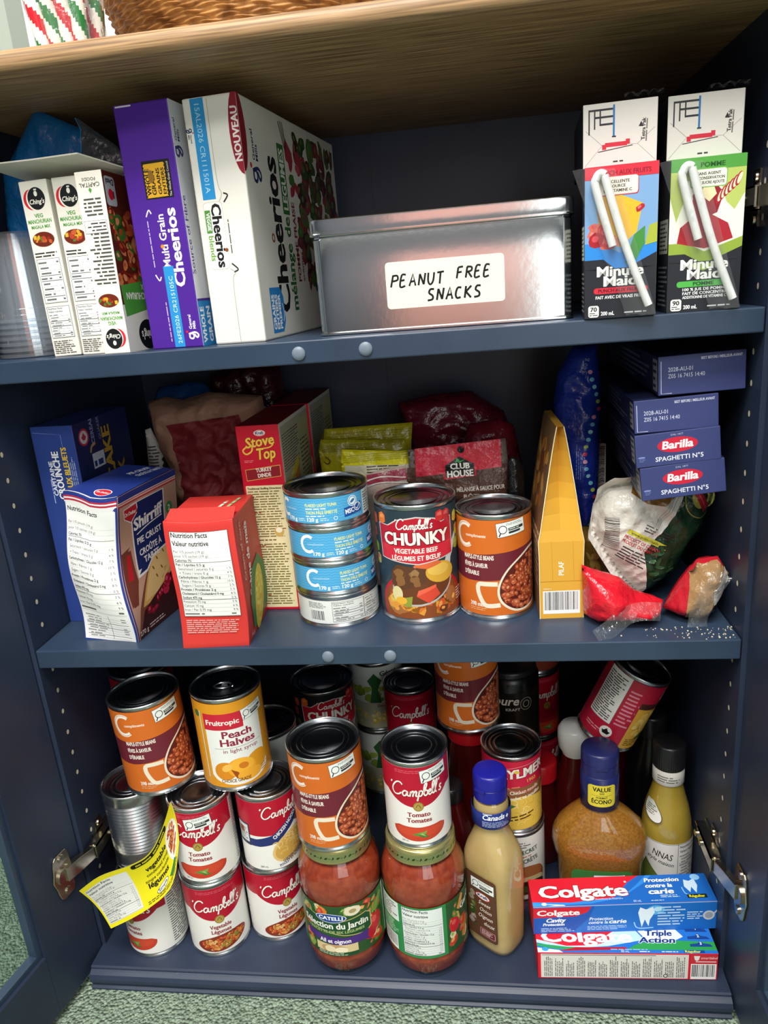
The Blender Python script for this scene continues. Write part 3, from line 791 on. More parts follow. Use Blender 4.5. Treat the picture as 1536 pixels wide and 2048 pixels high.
def chings_side(w, h):
    a = Art(); a.rect(0, 30, w, h, '5a2014').blobs(lambda u, v: v > 44 and v < h-26, (2, 44, w - 2, h-26), ['a8321c', '7d1f12', 'c2542e', '3f6a26', '8a1c10', 'd07a4a'], 90, 6.5, 3, hi=['d98a5c', 'b04a2a'])
    a.ell(w * .55, 52, w * .5, 14, 'e8e3d6', a0=180, a1=360).rect(0, 0, w, 40, 'e8e4d8').poly([(2, 56), (w, 62), (w, 38), (4, 30)], '4d9b3c')
    a.text('MANCHURIAN', w/2+3, 50, 5.5, 'f2efe6', w - 12, 'c', .03, rot=180).text('MIX', w-14, 57, 4, 'f2efe6', rot=180, bold=.03)
    a.ell(w * .62, 14, 17, 13, '16181a').text("Ching's", w*.62, 17, 7, 'efece2', 24, 'c', .03, rot=180)
    a.rrect(2, h - 27, 18, h - 4, 3, 'b8b8ba').ell(10, h-18, 4, 4.5, 'd02038').text('Desi', 16, h - 6, 4.6, '151515', rot=180, bold=.04).rect(13.5, h-21, 15, h-15, '151515'); return a
CB = ('ece8dc', 'e3dfd2', 'e6e2d6', 'dcd8cb')
carton('spice_box', "thin cream spice mix box with round black logo, leftmost of the three", 'box', (.0743, .0215), Z1, .0262, .056, .146, -3, CB, {'front': chings(26, 146, 1)}, tilt=(-.02, -.02))
carton('spice_box', "thin cream spice mix box with round black logo, middle one of the three", 'box', (.1015, .0215), Z1, .0262, .056, .1465, -3, CB, {'front': chings(26, 146, 2)}, tilt=(-.02, 0))
carton('spice_box', "thin spice mix box standing upside down, food photo on its right side", 'box', (.1295, .0065), Z1, .0245, .060, .1465, -4, CB, {'front': chings_back(24.5, 146.5), 'right': chings_side(60, 146.5)}, tilt=(-.03, 0))
# raised flap of the display tray holding them
b = MB(); V = [Vector(p) for p in ((.050, .010, .8525), (.0985, .0065, .852), (.1385, .006, .8528), (.166, .048, .8425), (.1385, .066, .843), (.0985, .068, .8422), (.066, .070, .8425))]
n = 7; b.add(V + [v - Vector((0, 0, .0011)) for v in V], [tuple(range(n)), tuple(range(n, 2*n))[::-1]] + [(i, i+n, (i+1) % n + n, (i+1) % n) for i in range(n)], 'd9d5c8')
b.box(.072, .0785, Z1, .158, .0795, .8425, 'c9b48c')
tag(b.build('card_tray', 'card'), 'open card tray with its pale lid raised over the three spice boxes', 'box')

def mills(a, x, y, k, col, rot=0):
    g = Art(); g.stroke([(5, 8), (1.5, 8), (.5, 5), (3, 3.4), (5.5, 5), (5.2, 9)], 1.7, col).stroke([(5.2, 9), (6.6, 2), (4, -1.5), (1.4, .2), (5, 3)], 1.7, col).ell(7.4, 10.6, 1.3, 1.3, 'd2222f').text('General', 10, 4.5, 3, col, bold=.02).text('Mills', 10, .4, 3, col, bold=.02)
    a.put(g, x, y, rot, k)
def purple_front(w, h):
    a = Art(); a.rect(2, h - 2.2, 16, h - 1, 'd9d2e0'); g = Art()
    # printed sideways, reading upwards
    a.rect(17, h - 72, 42, h - 43, '1c1a18').poly([(18, h-71)] + [(18 + (i % 2) * .9, h - 71 + i * 1.35) for i in range(20)] + [(36.5 + (i % 2) * .9, h - 45 - i * 1.35) for i in range(20)], 'd8a428')
    a.text('WHOLE', 22.5, h - 69, 3.6, '1c1a18', 20, bold=.04, rot=90).text('GRAIN', 27, h - 69, 3.6, '1c1a18', 18, bold=.04, rot=90).text('GRAINS', 32, h - 69, 3, '1c1a18', 20, bold=.04, rot=90).text('ENTIERS', 36, h - 69, 2.6, '1c1a18', 20, bold=.04, rot=90)
    a.ell(24, h - 55, 2.5, 5, '8a6420').text('The Whole Grain Council', 40.6, h - 71, 1.8, 'e8e4da', 26, rot=90)
    a.text('Multi Grain', 29.5, 67, 6.2, 'f1e9f4', 42, bold=.02, rot=90).ell(24.5, 84, 1.6, 1.6, 'd8862c')
    a.text('Cheerios', 40.6, 51, 9.4, 'f6f0f8', 62, bold=.05, rot=90)
    a.dashes(15.5, 68, 40, 2, 1, 'c9b8dc', rot=90, seed=3).stroke([(14, 62), (17, 57), (19, 60)], 1.1, 'e6dcf0').stroke([(14, 108), (17, 113), (19, 110)], 1.1, 'e6dcf0')
    a.rect(22, 1, 31.5, 68, '2b8fd0').text('26FE2026 CR215105C', 29.2, 4, 3.6, 'cfe6f4', 56, rot=90)
    a.dashes(20.5, 6, 36, 2, 1, 'c9b8dc', rot=90, seed=4); mills(a, 44, 7, .85, 'f1ecf4', 90)
    return a
def purple_side(w, h):
    a = Art(); a.rect(0, 0, w, h, 'd9dade').text('Source of Fibre', 6, 60, 6, '4a2c86', 62, rot=90, bold=.01); mills(a, 12, h - 42, 1.2, '2b2a6a', 90)
    a.rect(0, 0, 40, 38, '2b84c4').text('WHOLE', 10, 3, 7, 'f4f6f8', 30, bold=.05, rot=90).text('GRAIN', 22, 3, 7, 'f4f6f8', 30, bold=.05, rot=90).rect(0, 38, w, 40, '4b2a8a')
    a.text('Cheerios', 90, 40, 30, '51299a', 130, bold=.05, rot=90); a.ell(150, 60, 50, 40, 'b98842'); return a
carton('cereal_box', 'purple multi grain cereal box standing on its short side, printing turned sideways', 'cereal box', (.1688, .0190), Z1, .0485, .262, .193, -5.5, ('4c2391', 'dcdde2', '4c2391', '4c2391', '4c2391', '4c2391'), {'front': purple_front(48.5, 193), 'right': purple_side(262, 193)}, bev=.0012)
def cheer_front(w, h):
    a = Art(); a.rect(7, h - 76, 18.5, h - 1, '2b90cf').text('15AL2026 CR111501A', 10.5, h - 5, 4.2, 'a8d6ee', 66, bold=.0, rot=-90)
    mills(a, 1.5, h - 22, .45, '1c2c58', -90)
    a.rrect(6, 62, 23, h - 78, 3, 'b9b8b0').rrect(6.3, 62.3, 22.7, h - 78.3, 3, 'eeece4')
    a.text('Cheerios', 13, h - 79.5, 8.2, '1b1a1c', 50, bold=.06, rot=-90).ell(22, h - 116, 1.6, 1.6, '8a4a22').rect(6.6, h - 102, 11.6, h - 84, '4f8a3a').text('VEGGIE', 7.8, h - 86, 3, 'f4f4ec', 14, bold=.04, rot=-90).text('blends', 7.4, h - 104, 4.4, '6fa044', 20, bold=.03, rot=-90)
    a.dashes(27.5, 74, 34, 2, 1, '44443f', rot=90, seed=5).stroke([(25, 114), (29, 119), (25.5, 121)], 1.2, '2a2a2a').stroke([(25, 66), (30, 61), (26, 59)], 1.2, '2a2a2a')
    a.stroke([(21.5, h-2), (21.5, h-60), (24, h-72), (21, h-78)], .35, '8c8a80', n=4).stroke([(24, 1), (24, 50), (27, 58), (23, 62)], .35, '8c8a80', n=4)
    a.ell(w, h - 28, 9, 32, '8c1c2c').text('NOUVEAU', w - .8, h - 50, 5.5, 'eadfdc', 40, bold=.05, rot=90); return a
def cheer_side(d, h):
    a = Art(); a.ell(0, h - 28, 12, 30, '8c1c2c'); mills(a, 33, h - 64, 1.7, '1c2c58', 90)
    a.text('Cheerios', 74, 22, 27, '17171a', 132, bold=.055, rot=90).ell(48, 86, 4, 4, '8a4a22').ell(48, 86, 2, 2, 'd9d6cc')
    a.text('mélange de', 96, 22, 15, '2f6b34', 84, bold=.03, rot=90).rect(82, 108, 99, 168, '2f6b34').text('LEGUMES', 96.5, 112, 11.5, 'e4e8dc', 52, bold=.05, rot=90)
    a.text('POMME FRAISE', 114, 48, 8, '7b2436', 72, bold=.04, rot=90).text('arômes naturels', 124, 48, 5, '7b2436', 60, bold=.02, rot=90)
    a.poly([(22, 5), (22, 44), (48, 44), (55, 36), (55, 14), (48, 5)], '2a7fc4').text('GRAINS', 31, 8, 6.4, 'f0f4f6', 30, bold=.06, rot=90).text('ENTIERS', 38.5, 8, 5.6, 'f0f4f6', 30, bold=.06, rot=90).text('PREMIER', 46, 8, 5.6, 'f0f4f6', 30, bold=.06, rot=90).stroke([(50, 30), (53, 22), (50, 14)], 1.2, 'f0f4f6')
    ins = lambda u, v: u > 118 + 12 * math.sin(v / 18) and u < d - 2 and 20 < v < h - 4
    a.blobs(ins, (120, 20, d, h), ['3f1c20', '6a2430', '2f4a22', '8a2a34', '54301c', '4a6a2c'], 170, 11, 9, hi=['7a3c40', '8b5a3a', '557a3a'])
    a.blobs(lambda u, v: 100 < u < 160 and v > h - 70 and v < h-4, (100, h-70, 160, h-4), ['a03040', '3f6a2c', 'c05058'], 16, 9, 4)
    a.stroke([(92, h-6), (104, h-30)], 1.5, '2c2c2a').stroke([(97, h-5), (106, h-28)], 1.5, '2c2c2a').stroke([(102, h-5), (108, h-26)], 1.5, '2c2c2a'); return a
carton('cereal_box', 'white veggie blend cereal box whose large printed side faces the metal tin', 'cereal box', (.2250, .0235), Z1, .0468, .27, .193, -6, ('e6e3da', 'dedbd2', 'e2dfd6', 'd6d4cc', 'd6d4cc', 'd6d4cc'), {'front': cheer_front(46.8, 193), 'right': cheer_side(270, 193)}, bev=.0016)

# metal tin with a stuck-on label
t = thing('metal_tin', 'silver rectangular metal tin with a handwritten white sticker, between cereal and juice', 'tin', (.4255, .088, Z1), (0, 0, math.radians(-1)))
def tinprof(b, x, y, r, z0, z1, flare=0, seg=72):
    def xs(a, q, z):
        n = 22; c, s = math.cos(a), math.sin(a); return (x * q * math.copysign(abs(c)**(2/n), c), y * q * math.copysign(abs(s)**(2/n), s))
    return xs
b = MB(); xs = tinprof(b, .1075, .063, 0, 0, 0)
b.lathe([(0, .0), (.985, .0), (1.004, .0008), (1.004, .0022), (.992, .0032), (.992, .078), (.985, .079), (.985, .083)], 160, xs=xs); b.build('tin_body', 'tinbox', t, sharp=.5)
b = MB(); b.lathe([(.998, .0805), (1.012, .0812), (1.014, .0825), (1.008, .0835), (1.008, .0915), (1.002, .0938), (.985, .0945), (.975, .0935), (.93, .0938), (0, .0942)], 160, xs=xs); b.build('tin_lid', 'tinbox', t, sharp=.5)
b = MB(); a = Art(); a.rrect(0, 0, 98, 37.5, 3, 'e9e4d4'); handwrite(a, 'PEANUT', 4, 17.5, 9.4, 1.6); handwrite(a, 'FREE', 59, 20.5, 9.0, 1.6); handwrite(a, 'SNACKS', 34, 4.6, 9.4, 1.7)
a.emit(b, lambda u, v, o: Vector((-.046 + u/1000, -.0632 - o * 3, .0185 + v/1000))); b.build('sticker', 'paper', t)

# juice boxes
def juice(flav, w, h):
    a = Art(); red = flav == 'p'
    a.rect(0, 0, w, 38, '1e2128')
    if red:
        a.rect(0, 38, w, h, '7aa3cf').poly([(0, 40), (0, 56), (12, 56), (26, 48), (w, 58), (w, 46), (26, 34)], '2a86d8').poly([(0, 37), (0, 44), (14, 44), (26, 34), (w, 47), (w, 37)], '1e2128')
        ins = lambda u, v: v > 46 and v < 90 and u > 1 and u < w-1
        a.poly([(12, 60), (8, 86), (20, 92), (42, 82), (38, 62), (26, 52)], 'e6b42c').poly([(12, 60), (8, 86), (14, 88), (22, 60)], 'c98a22')
        a.blobs(lambda u, v: 1 < u < 26 and 50 < v < 72, (1, 50, 26, 72), ['c22a30', 'a81c28', 'd86a5a'], 14, 6.5, 3, hi=['e08a80', 'd8505a']).blobs(lambda u, v: 33 < u < 46 and 66 < v < 88, (33, 66, 46, 88), ['b01c28', 'c8303a'], 4, 5, 5, hi=['dc7070'])
        a.poly([(30, 40), (36, 60), (44, 66), (44, 54), (38, 42)], '3f8a3a').poly([(44, 52), (47, 66), (w, 68), (w, 54)], 'a8b43c').ell(25, 56, 7, 3, 'd88a6a')
        a.rect(0, h - 9, w, h, 'd2283c').rrect(9, h - 21, 39, h - 9, 2, 'd2283c').rrect(9.6, h - 20.4, 38.4, h - 8, 2, 'eee6d4').text('PUNCH AUX FRUITS', w/2+2, h - 7, 3.2, '8a1226', 38, 'c', .04)
        for i, s in enumerate(('EXCELLENTE', 'SOURCE', 'DE VITAMINE C')): a.text(s, 24, h - 12.4 - i * 3.1, 2, '3a2c2c', None, 'c', .05)
        a.rrect(7, 18.6, w - 6, 23, 2, 'd2283c').text('PUNCH AUX FRUITS', w/2, 19.6, 2.4, '4a0c18', 32, 'c', .05)
    else:
        a.rect(0, 38, w, h, 'e9e8dc').poly([(0, 40), (0, 51), (12, 51), (26, 44), (w, 53), (w, 42), (26, 30)], '8fa83a').poly([(0, 37), (0, 43), (12, 43), (26, 35), (w, 46), (w, 37)], '1e2128')
        a.poly([(0, h), (0, 84), (5, 66), (10, 80), (8, 94), (34, 96), (40, 78), (46, 72), (w, 84), (w, h)], 'b4c465')
        a.poly([(6, 51), (8, 62), (17, 69), (30, 70), (42, 63), (46, 52), (26, 46)], 'a81e2c').poly([(18, 70), (16, 84), (22, 92), (32, 92), (38, 84), (34, 71), (26, 68)], '8e1826').ell(20, 78, 4, 9, 'a01c2a').poly([(22, 84), (24, 92), (30, 92), (33, 84), (28, 79)], 'ecdfae')
        for i in range(6):
            x, y = 34 + i * 2.6, 82 + i * 2.2; a.ell(x + 1, y, 1.9, 5.2, 'a81e2c', rot=-20).ell(x + 1.6, y + .4, 1.3, 4.2, 'efe2c0', rot=-20)
        a.ell(25, 93, 7, 2.6, '6f9a3c')
        a.rect(0, h - 9, w, h, '4f9a3e').rrect(14, h - 21, 40, h - 8, 2, '6fae48').rrect(14.6, h - 20.4, 39.4, h - 8.6, 2, 'eceadb').text('POMME', w/2+3, h - 7, 3.2, '22541c', 17, 'c', .04)
        for i, s in enumerate(('SANS AGENT', 'DE CONSERVATION', 'SANS SUCRE AJOUTE')): a.text(s, 27, h - 12.4 - i * 3.1, 1.9, '3a3c2c', 22 if i else None, 'c', .05)
        a.rrect(7, 18.6, w - 8, 23, 2, '4fb04a').text('POMME', w/2, 19.5, 2.6, '16421a', 15, 'c', .05)
    a.text('Minute', w/2, 31.5, 7.2, 'f4f2ee', 34, 'c', .06).text('Maid', w/2, 24.2, 7.2, 'f4f2ee', 24, 'c', .06)
    if red: a.text('FAIT AVEC DE VRAIS FRUITS', w/2+1, 14.8, 2.2, 'e9e9ea', 38, 'c', .04)
    else:
        for i, s in enumerate(('100 % JUS DE POMME', 'FAIT DE CONCENTRE', 'ADDITIONNE DE VITAMINE C')): a.text(s, w/2+1, 15.8 - i * 2.9, 2, 'e9e9ea', 32, 'c', .04)
    a.rrect(3, 1.2, 11, 10, 1.8, 'f0efe9').text('70' if red else '90', 7, 5.6, 3.2, '222222', 5, 'c', .05).dashes(3.8, 2, 6.4, 3, 2, '333333', seed=2)
    a.text('200 mL', 12.5, 2.4, 2.8, 'ededee', 10, bold=.04).dashes(30, 2.5, 18, 2.4, 1, 'cfcfd2', seed=3); return a
def juice_side(w, h): a = Art(); a.rect(0, 0, w, 40, '1e2128').dashes(2, 4, w-4, 32, 9, '8d8f94', seed=1).rect(3, 44, w-3, 70, '33352c').rect(3.5, 44.5, w-3.5, 69.5, 'dcdccc').dashes(5, 46, w-10, 22, 7, '44463c', seed=4); return a
def juice_bottom(w, h):
    a = Art(); a.rect(.8, .8, w - .8, h - .8, 'd8d4cd').stroke([(1.5, 1.5), (14, 15), (w-14, 14), (w-1.5, 2)], .4, 'a09c94', n=1).stroke([(w-14, 14), (w-2, 24)], .4, 'a09c94', n=1).stroke([(14, 15), (2, 26)], .4, 'a09c94', n=1)
    for i in range(3):
        a.rect(4 + i * 4, 27 + i * 3.5 - 4, 5 + i*4, h - 4, '26262a').rect(4 + i * 4, h - 5.4 - i * 5, 22, h - 4 - i * 5, '26262a')
    a.rect(21.6, 21, 23, h - 2, '2a6fb0').rect(21, 20, 24, 21, '26262a').rect(16, 13.6, 32, 16.6, 'c8283c').rect(14, 12, 17, 15.5, 'c8283c').rect(31, 14.5, 34, 18, 'c8283c').stroke([(11, 10.8), (36, 13.4)], .6, '3a3030', n=1)
    a.text('Tetra Pak', 44.5, 16, 2.6, '2a2a2a', 15, rot=88, bold=.03).poly([(40, 25.5), (43.5, 25.2), (41.8, 29)], '2a2a2a').dashes(46.5, 15, 16, 2, 1, '66645f', rot=88, seed=1).dashes(22, 2, 8, 2.6, 1, '3a3a3a', seed=4); return a
def straw(t, pts, name='paper_straw'):
    b = MB(); b.tube(catmull(pts, 5), .0030, 14, 'efefec'); b.build('straw', 'gloss', t)
for fl, Lx, Ly, yaw, lab in (('p', .5365, -.001, -5, 'fruit punch juice box with a red top, a straw taped to its front'), ('a', .5995, .003, -3, 'apple juice box with a green top, a straw taped to its front')):
    w, h, d = .053, .110, .040
    t = thing('juice_box', lab, 'juice box', (Lx, Ly, Z1), (0, 0, math.radians(yaw)))
    top = 'c8283c' if fl == 'p' else '4f9a3e'
    carton('carton', None, None, (0, 0), 0, w, d, h, 0, ('1e2128', 'b9bcc0', top, '26282e', '1e2128', '1e2128'), {'front': juice(fl, 53, 110), 'left': juice_side(40, 110)}, parent=t)
    b = MB(); zt = .100
    P = [(.008, -.0042, zt - .004), (.008, -.0042, zt + .001), (.0105, -.0042, zt + .0045), (.014, -.0042, zt + .0035), (.0155, -.0042, zt - .002)]
    straw(t, [(.0205, -.0038, zt - .047)] + [(.008, -.0042, zt - .006)] + P[1:] + [(.030, -.004, zt - .048), (.0475, -.0038, .008)])
    b = MB(); n = 14                                             # crinkled wrapper around the straw
    rs = random.Random(5)
    for k in range(2):
        pass
    vs = []; fs = []
    for i in range(n + 1):
        v = i / n; zc = .108 - v * .106; xc = .006 + .036 * v
        for j in range(7):
            u = (j / 6 - .5); vs.append((xc + u * (.030 - .008 * v), -.0045 - .0042 * (1 - (2*u)**2) + rs.uniform(-.0006, .0006), zc + rs.uniform(-.001, .001)))
    for i in range(n):
        for j in range(6): fs.append((i*7+j, i*7+j+1, (i+1)*7+j+1, (i+1)*7+j))
    b.add(vs, fs, smooth=True); b.build('straw_wrapper', 'film', t)
for fl, Lx, Ly, yaw, lab in (('p', .5370, .012, -4, 'juice box lying on the fruit punch one with its white folded base facing out'), ('a', .5985, .014, -3, 'juice box lying on the apple one with its white folded base facing out')):
    t = thing('juice_box', lab, 'juice box', (Lx, Ly, Z1 + .1105), (0, 0, math.radians(yaw)))
    carton('carton', None, None, (0, 0), 0, .0535, .110, .044, 0, ('d8d4cd', '1c1e24', '1c1e24', '1c1e24', '1c1e24', '1c1e24'), {'front': juice_bottom(53.5, 44)}, parent=t)
    b = MB(); rs = random.Random(3); vs = []; fs = []
    for i in range(9):
        for j in range(4): vs.append((.030 + i * .0035, .002 + j * .004 + rs.uniform(-.002, .002), .0448 + abs(math.sin(i * 1.7 + j)) * .004 + rs.uniform(0, .002)))
    for i in range(8):
        for j in range(3): fs.append((i*4+j, i*4+j+1, (i+1)*4+j+1, (i+1)*4+j))
    b.add(vs, fs, smooth=True); b.build('wrapper_scrap', 'film', t)
# ============================================================ middle shelf
def capn_front(w, h):
    a = Art(); a.stroke([(2, h-6), (w-14, h-9), (w-12, 6)], .4, '7f93cf', n=1)
    a.text('CAPITAINE', 17, h-72, 4.2, 'e8ecf6', 36, bold=.03, rot=90).text('CROUNCHE', 25, h-76, 7, 'f2f4fa', 50, bold=.09, rot=90, outline=('14235c', .05)).text('CRÊPE AUX BLEUETS', 34.5, h-92, 5.6, 'e3c24a', 70, bold=.07, rot=90, outline=('14235c', .04)).dashes(13, h-80, 38, 2.2, 1, 'a7b4de', rot=90, seed=2)
    a.text("CAP'N", 17, 44, 5, 'e8ecf6', 24, bold=.05, rot=90).text('CRUNCH', 25, 35, 7.4, 'f2f4fa', 44, bold=.09, rot=90, outline=('14235c', .05)).text('BERRY PANCAKE', 34.5, 33, 5.6, 'e3c24a', 54, bold=.07, rot=90, outline=('14235c', .04))
    a.dashes(42, h-70, 44, 8, 4, 'a7b4de', rot=90, seed=6).dashes(42, h-128, 40, 8, 4, 'a7b4de', rot=90, seed=7); return a
def capn_side(d, h):
    a = Art(); a.ell(18, h-16, 10, 9, 'c5364a').ell(18, h-16, 7.6, 6.8, 'e6dde0').poly([(18, h-11), (21, h-15), (23, h-15), (20, h-19), (16, h-19), (13, h-15), (15, h-15)], 'c5364a')
    a.text('CEREAL', 38, h-26, 6, '98a6d4', 28, rot=90, bold=.02).text('QUAKER', 52, h-24, 5, '98a6d4', 24, rot=90).rect(28, h-52, 52, h-36, 'd8dbe6').stroke([(26, h-34), (30, h-28), (38, h-26)], 3, 'caa06a').rect(38, h-50, 48, h-44, '24407c').rect(30, h-50, 35, h-44, '24407c')
    a.text('PANCAKE', 70, 92, 16, 'caa23c', 110, rot=90, bold=.08, outline=('0c1638', .04)).text('MIX', 92, 120, 14, 'caa23c', 40, rot=90, bold=.08); a.ell(60, 60, 44, 30, 'b07a34'); return a
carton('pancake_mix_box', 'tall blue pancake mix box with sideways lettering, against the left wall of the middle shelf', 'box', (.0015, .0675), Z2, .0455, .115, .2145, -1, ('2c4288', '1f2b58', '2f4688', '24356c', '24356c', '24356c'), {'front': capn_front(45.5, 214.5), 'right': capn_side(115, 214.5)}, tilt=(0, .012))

def shir_front(w, h):
    a = Art(); a.rect(0, 0, w, h, '2a3f8e').rect(1.2, 2, w-2, h-10, 'eeeeea')
    for i, c in enumerate(('c92a38', 'eeeeea', 'c92a38', 'eeeeea')): a.poly([(0, h-3-i*1.8), (w, h-3-i*1.8), (w, h-4.6-i*1.8), (0, h-4.6-i*1.8)], c)
    a.nutri(2, 34, w-5, h-47, 20, 3, border=False, fr=False).nutri(4, 4, w-9, 28, 9, 8, title=False, border=False).rect(w*.55, 4, w*.55+.4, 32, '333333'); return a
def shir_side(d, h):
    a = Art(); a.rect(0, 0, d, h, 'c9a08a').rect(0, 0, 2, h, '2a3f8e')
    a.poly([(0, h), (d, h), (d, h-7), (0, h-7)], '2a3f8e').rect(0, h-10, d, h-7, 'e9e7e2').rect(0, h-9, d, h-8, 'c92a38').rect(0, h-12, d, h-10.6, 'c92a38')
    a.poly([(4, 40), (2, 96), (16, 100), (22, 62), (14, 40)], '7a4034').poly([(8, 66), (10, 92), (15, 92), (16, 66)], 'c4262e').poly([(2, 6), (d, 30), (d, 96), (40, 70), (14, 34)], '7d4a34')
    a.poly([(20, 34), (58, 96), (84, 92), (92, 60), (50, 34)], 'cfa860').poly([(26, 38), (56, 90), (80, 86), (86, 62), (50, 40)], 'e2c384').poly([(2, 2), (d-2, 2), (d-2, 60), (60, 44), (20, 30)], '3c1a18')
    a.blobs(lambda u, v: 22 < u < 88 and 14 + (u-22)*.35 < v < 32 + (u-22)*.42, (22, 14, 90, 62), ['a01830', '7a1024', 'c22a48'], 44, 5.4, 3, hi=['d85a78', 'b02a48'])
    for x, y in ((48, 66), (56, 74), (62, 62), (52, 56), (68, 78)): a.ell(x, y, 1, 2.6, '8a6428', rot=30)
    a.poly([(23, 64), (19, h-14), (78, h-14), (78, 82), (52, 78), (38, 66)], 'eceae6').poly([(25, 67), (21, h-15), (76, h-15), (76, 84), (52, 80), (38, 68.5)], '1c2c66')
    a.poly([(8, h-16), (30, h-14), (32, h-24), (20, h-34), (9, h-27)], 'eceae6').poly([(9, h-17), (29, h-15.5), (30.5, h-24), (20, h-32.5), (10, h-26.5)], 'c92a38').text('Dr.Oetker', 19.6, h-24.5, 3.8, 'f4f0ea', 18, 'c', .03)
    a.text('Shirriff', 24, h-44, 12, 'f4f4f2', 50, bold=.06, shear=.1, rot=6).stroke([(28, h-49), (48, h-44), (72, h-41)], 1.2, 'f4f4f2')
    a.text('PIE CRUST', 28, h-60, 6.4, 'f0f0f0', 42, bold=.03, rot=4).text('CROÛTE À', 30, h-73, 6.4, 'f0f0f0', 38, bold=.03, rot=4).text('TARTE', 36, h-82, 6.4, 'f0f0f0', 26, bold=.03, rot=4).ell(86, h-38, 6.2, 6.8, '3f9a58').text('2', 86, h-41, 6, 'eef4ea', None, 'c', .04)
    a.text('270 g', 5, 8, 5, 'e6d8d0', 16, bold=.02).dashes(24, 8, 40, 6, 2, 'd8c8be', seed=2); return a
def shir_top(w, d):
    a = Art(); a.rect(0, 0, w, d, '21357f').ell(w*.6, 13, 9, 7.5, 'e9e4e2').ell(w*.6, 13, 8, 6.6, 'c92a38').text('Dr.Oetker', w*.6, 11.6, 3, 'f4f0ea', 13, 'c', .03).rect(0, 0, w, 1.6, 'e9e4e2')
    a.text('PIE CRUST', w*.5, d-34, 6, 'e8eaf2', 30, bold=.03, rot=80).text('CROÛTE À TARTE', w*.68, d-36, 6, 'e8eaf2', 34, bold=.03, rot=80); return a
def dent(w, h):
    def f(v):
        k = v.z / h; s = math.sin(PI * k)
        v = v.copy(); u = v.x / w
        v.y += -.004 * s * math.sin(PI*u) * math.exp(-v.y * 20) + .0026 * math.sin(k * 9 + u * 2.2) * math.exp(-v.y * 30)
        v.x += .0035 * math.sin(k * 7 + .6) * math.exp(-abs(v.y) * 25) * (.3 + u) - .0022 * s
        v.z += .0018 * math.sin(u * 6) * k * math.exp(-v.y * 18) - .004 * k * (1 - min(1, abs(u - .5) * 2.2)) * math.exp(-v.y * 60)
        return v
    return f
carton('pie_crust_box', 'dented navy and white pie crust mix box with a pie photo on its side', 'box', (.0405, .0255), Z2, .0600, .102, .158, -10, ('2a3f8e', 'c9a08a', '21357f', '2a3f8e', '2a3f8e', '2a3f8e'), {'front': shir_front(60, 158), 'right': shir_side(102, 158), 'top': shir_top(60, 102)}, tilt=(0, .065), deform=dent(.06, .158))
def lip_front(w, h):
    a = Art(); a.nutri(5, 34, w-11, h-43, 17, 5)
    a.dashes(6, 16, w-13, 15, 7, 'e89a94', seed=3, fill=.6, ragged=.1); return a
def lip_side(d, h):
    a = Art(); a.text('Cream of corn', 13, 66, 6, 'e6a79c', 56, rot=84, bold=.02).text('Crème de maïs', 25, 44, 9, 'f2e3d6', 74, rot=80, bold=.03).poly([(20, 10), (14, 40), (30, 70), (56, 78), (78, 60), (80, 14), (50, 6)], '2f7a3c').ell(46, 34, 17, 34, 'e0c23c', rot=-10)
    a.blobs(lambda u, v: ((u-46)/14)**2 + ((v-34)/30)**2 < 1, (28, 2, 62, 68), ['ecd45a', 'd8b52c', 'f0de78'], 60, 3.2, 3).text('56 g', 8, 6, 4, 'f0d8d0', 12); return a
def lip_top(w, d):
    a = Art(); a.ell(w*.42, 20, 10, 6.6, 'd8342e').ell(w*.42, 20, 8.6, 5.2, 'e8d8c8').ell(w*.42, 20, 8, 4.7, 'c9241e').text('Lipton', w*.42, 18.4, 3.6, 'f2e8c8', 13, 'c', .04, rot=180-170)
    a.dashes(w*.66, d-48, 38, 4, 1, 'cfe0c8', rot=80, seed=2, fill=.8).dashes(w*.8, d-44, 34, 4, 1, '9fc48c', rot=80, seed=3, fill=.8); return a
def dent2(v):
    v = v.copy(); k = v.z / .131; u = v.x / .0665
    v.x += .0012 * math.sin(5 * k) + (.006 * math.sin(PI*k) if u > .5 else 0) * math.exp(-abs(v.y-.05)*20) * .5; v.y += .0016 * math.sin(k * 6 + u) ; v.z += -.0025 * k * math.sin(PI*u) * math.exp(-v.y*40)
    return v
o = carton('soup_mix_box', 'red soup mix box with a nutrition table facing out, right of the pie crust box', 'box', (.1562, .0005), Z2, .0655, .080, .131, 3, ('d23a34', 'c23530', 'cc3832', 'b52c28', 'b52c28', 'b52c28'), {'front': lip_front(65.5, 131), 'right': lip_side(80, 131), 'top': lip_top(65.5, 80)}, tilt=(0, .022), deform=dent2)
b = MB(); vs = [(.001, .001, .1295), (.0655, .001, .1295), (.0645, .018, .1375), (.002, .018, .1375)]
vs = [dent2(Vector(v)) for v in vs]; vs += [Vector(v) - Vector((0, 0, .0008)) for v in vs]
b.add(vs, [(0, 1, 2, 3), (7, 6, 5, 4), (0, 4, 5, 1), (1, 5, 6, 2), (2, 6, 7, 3), (3, 7, 4, 0)], 'd8403a'); b.build('top_flap', 'card', o)
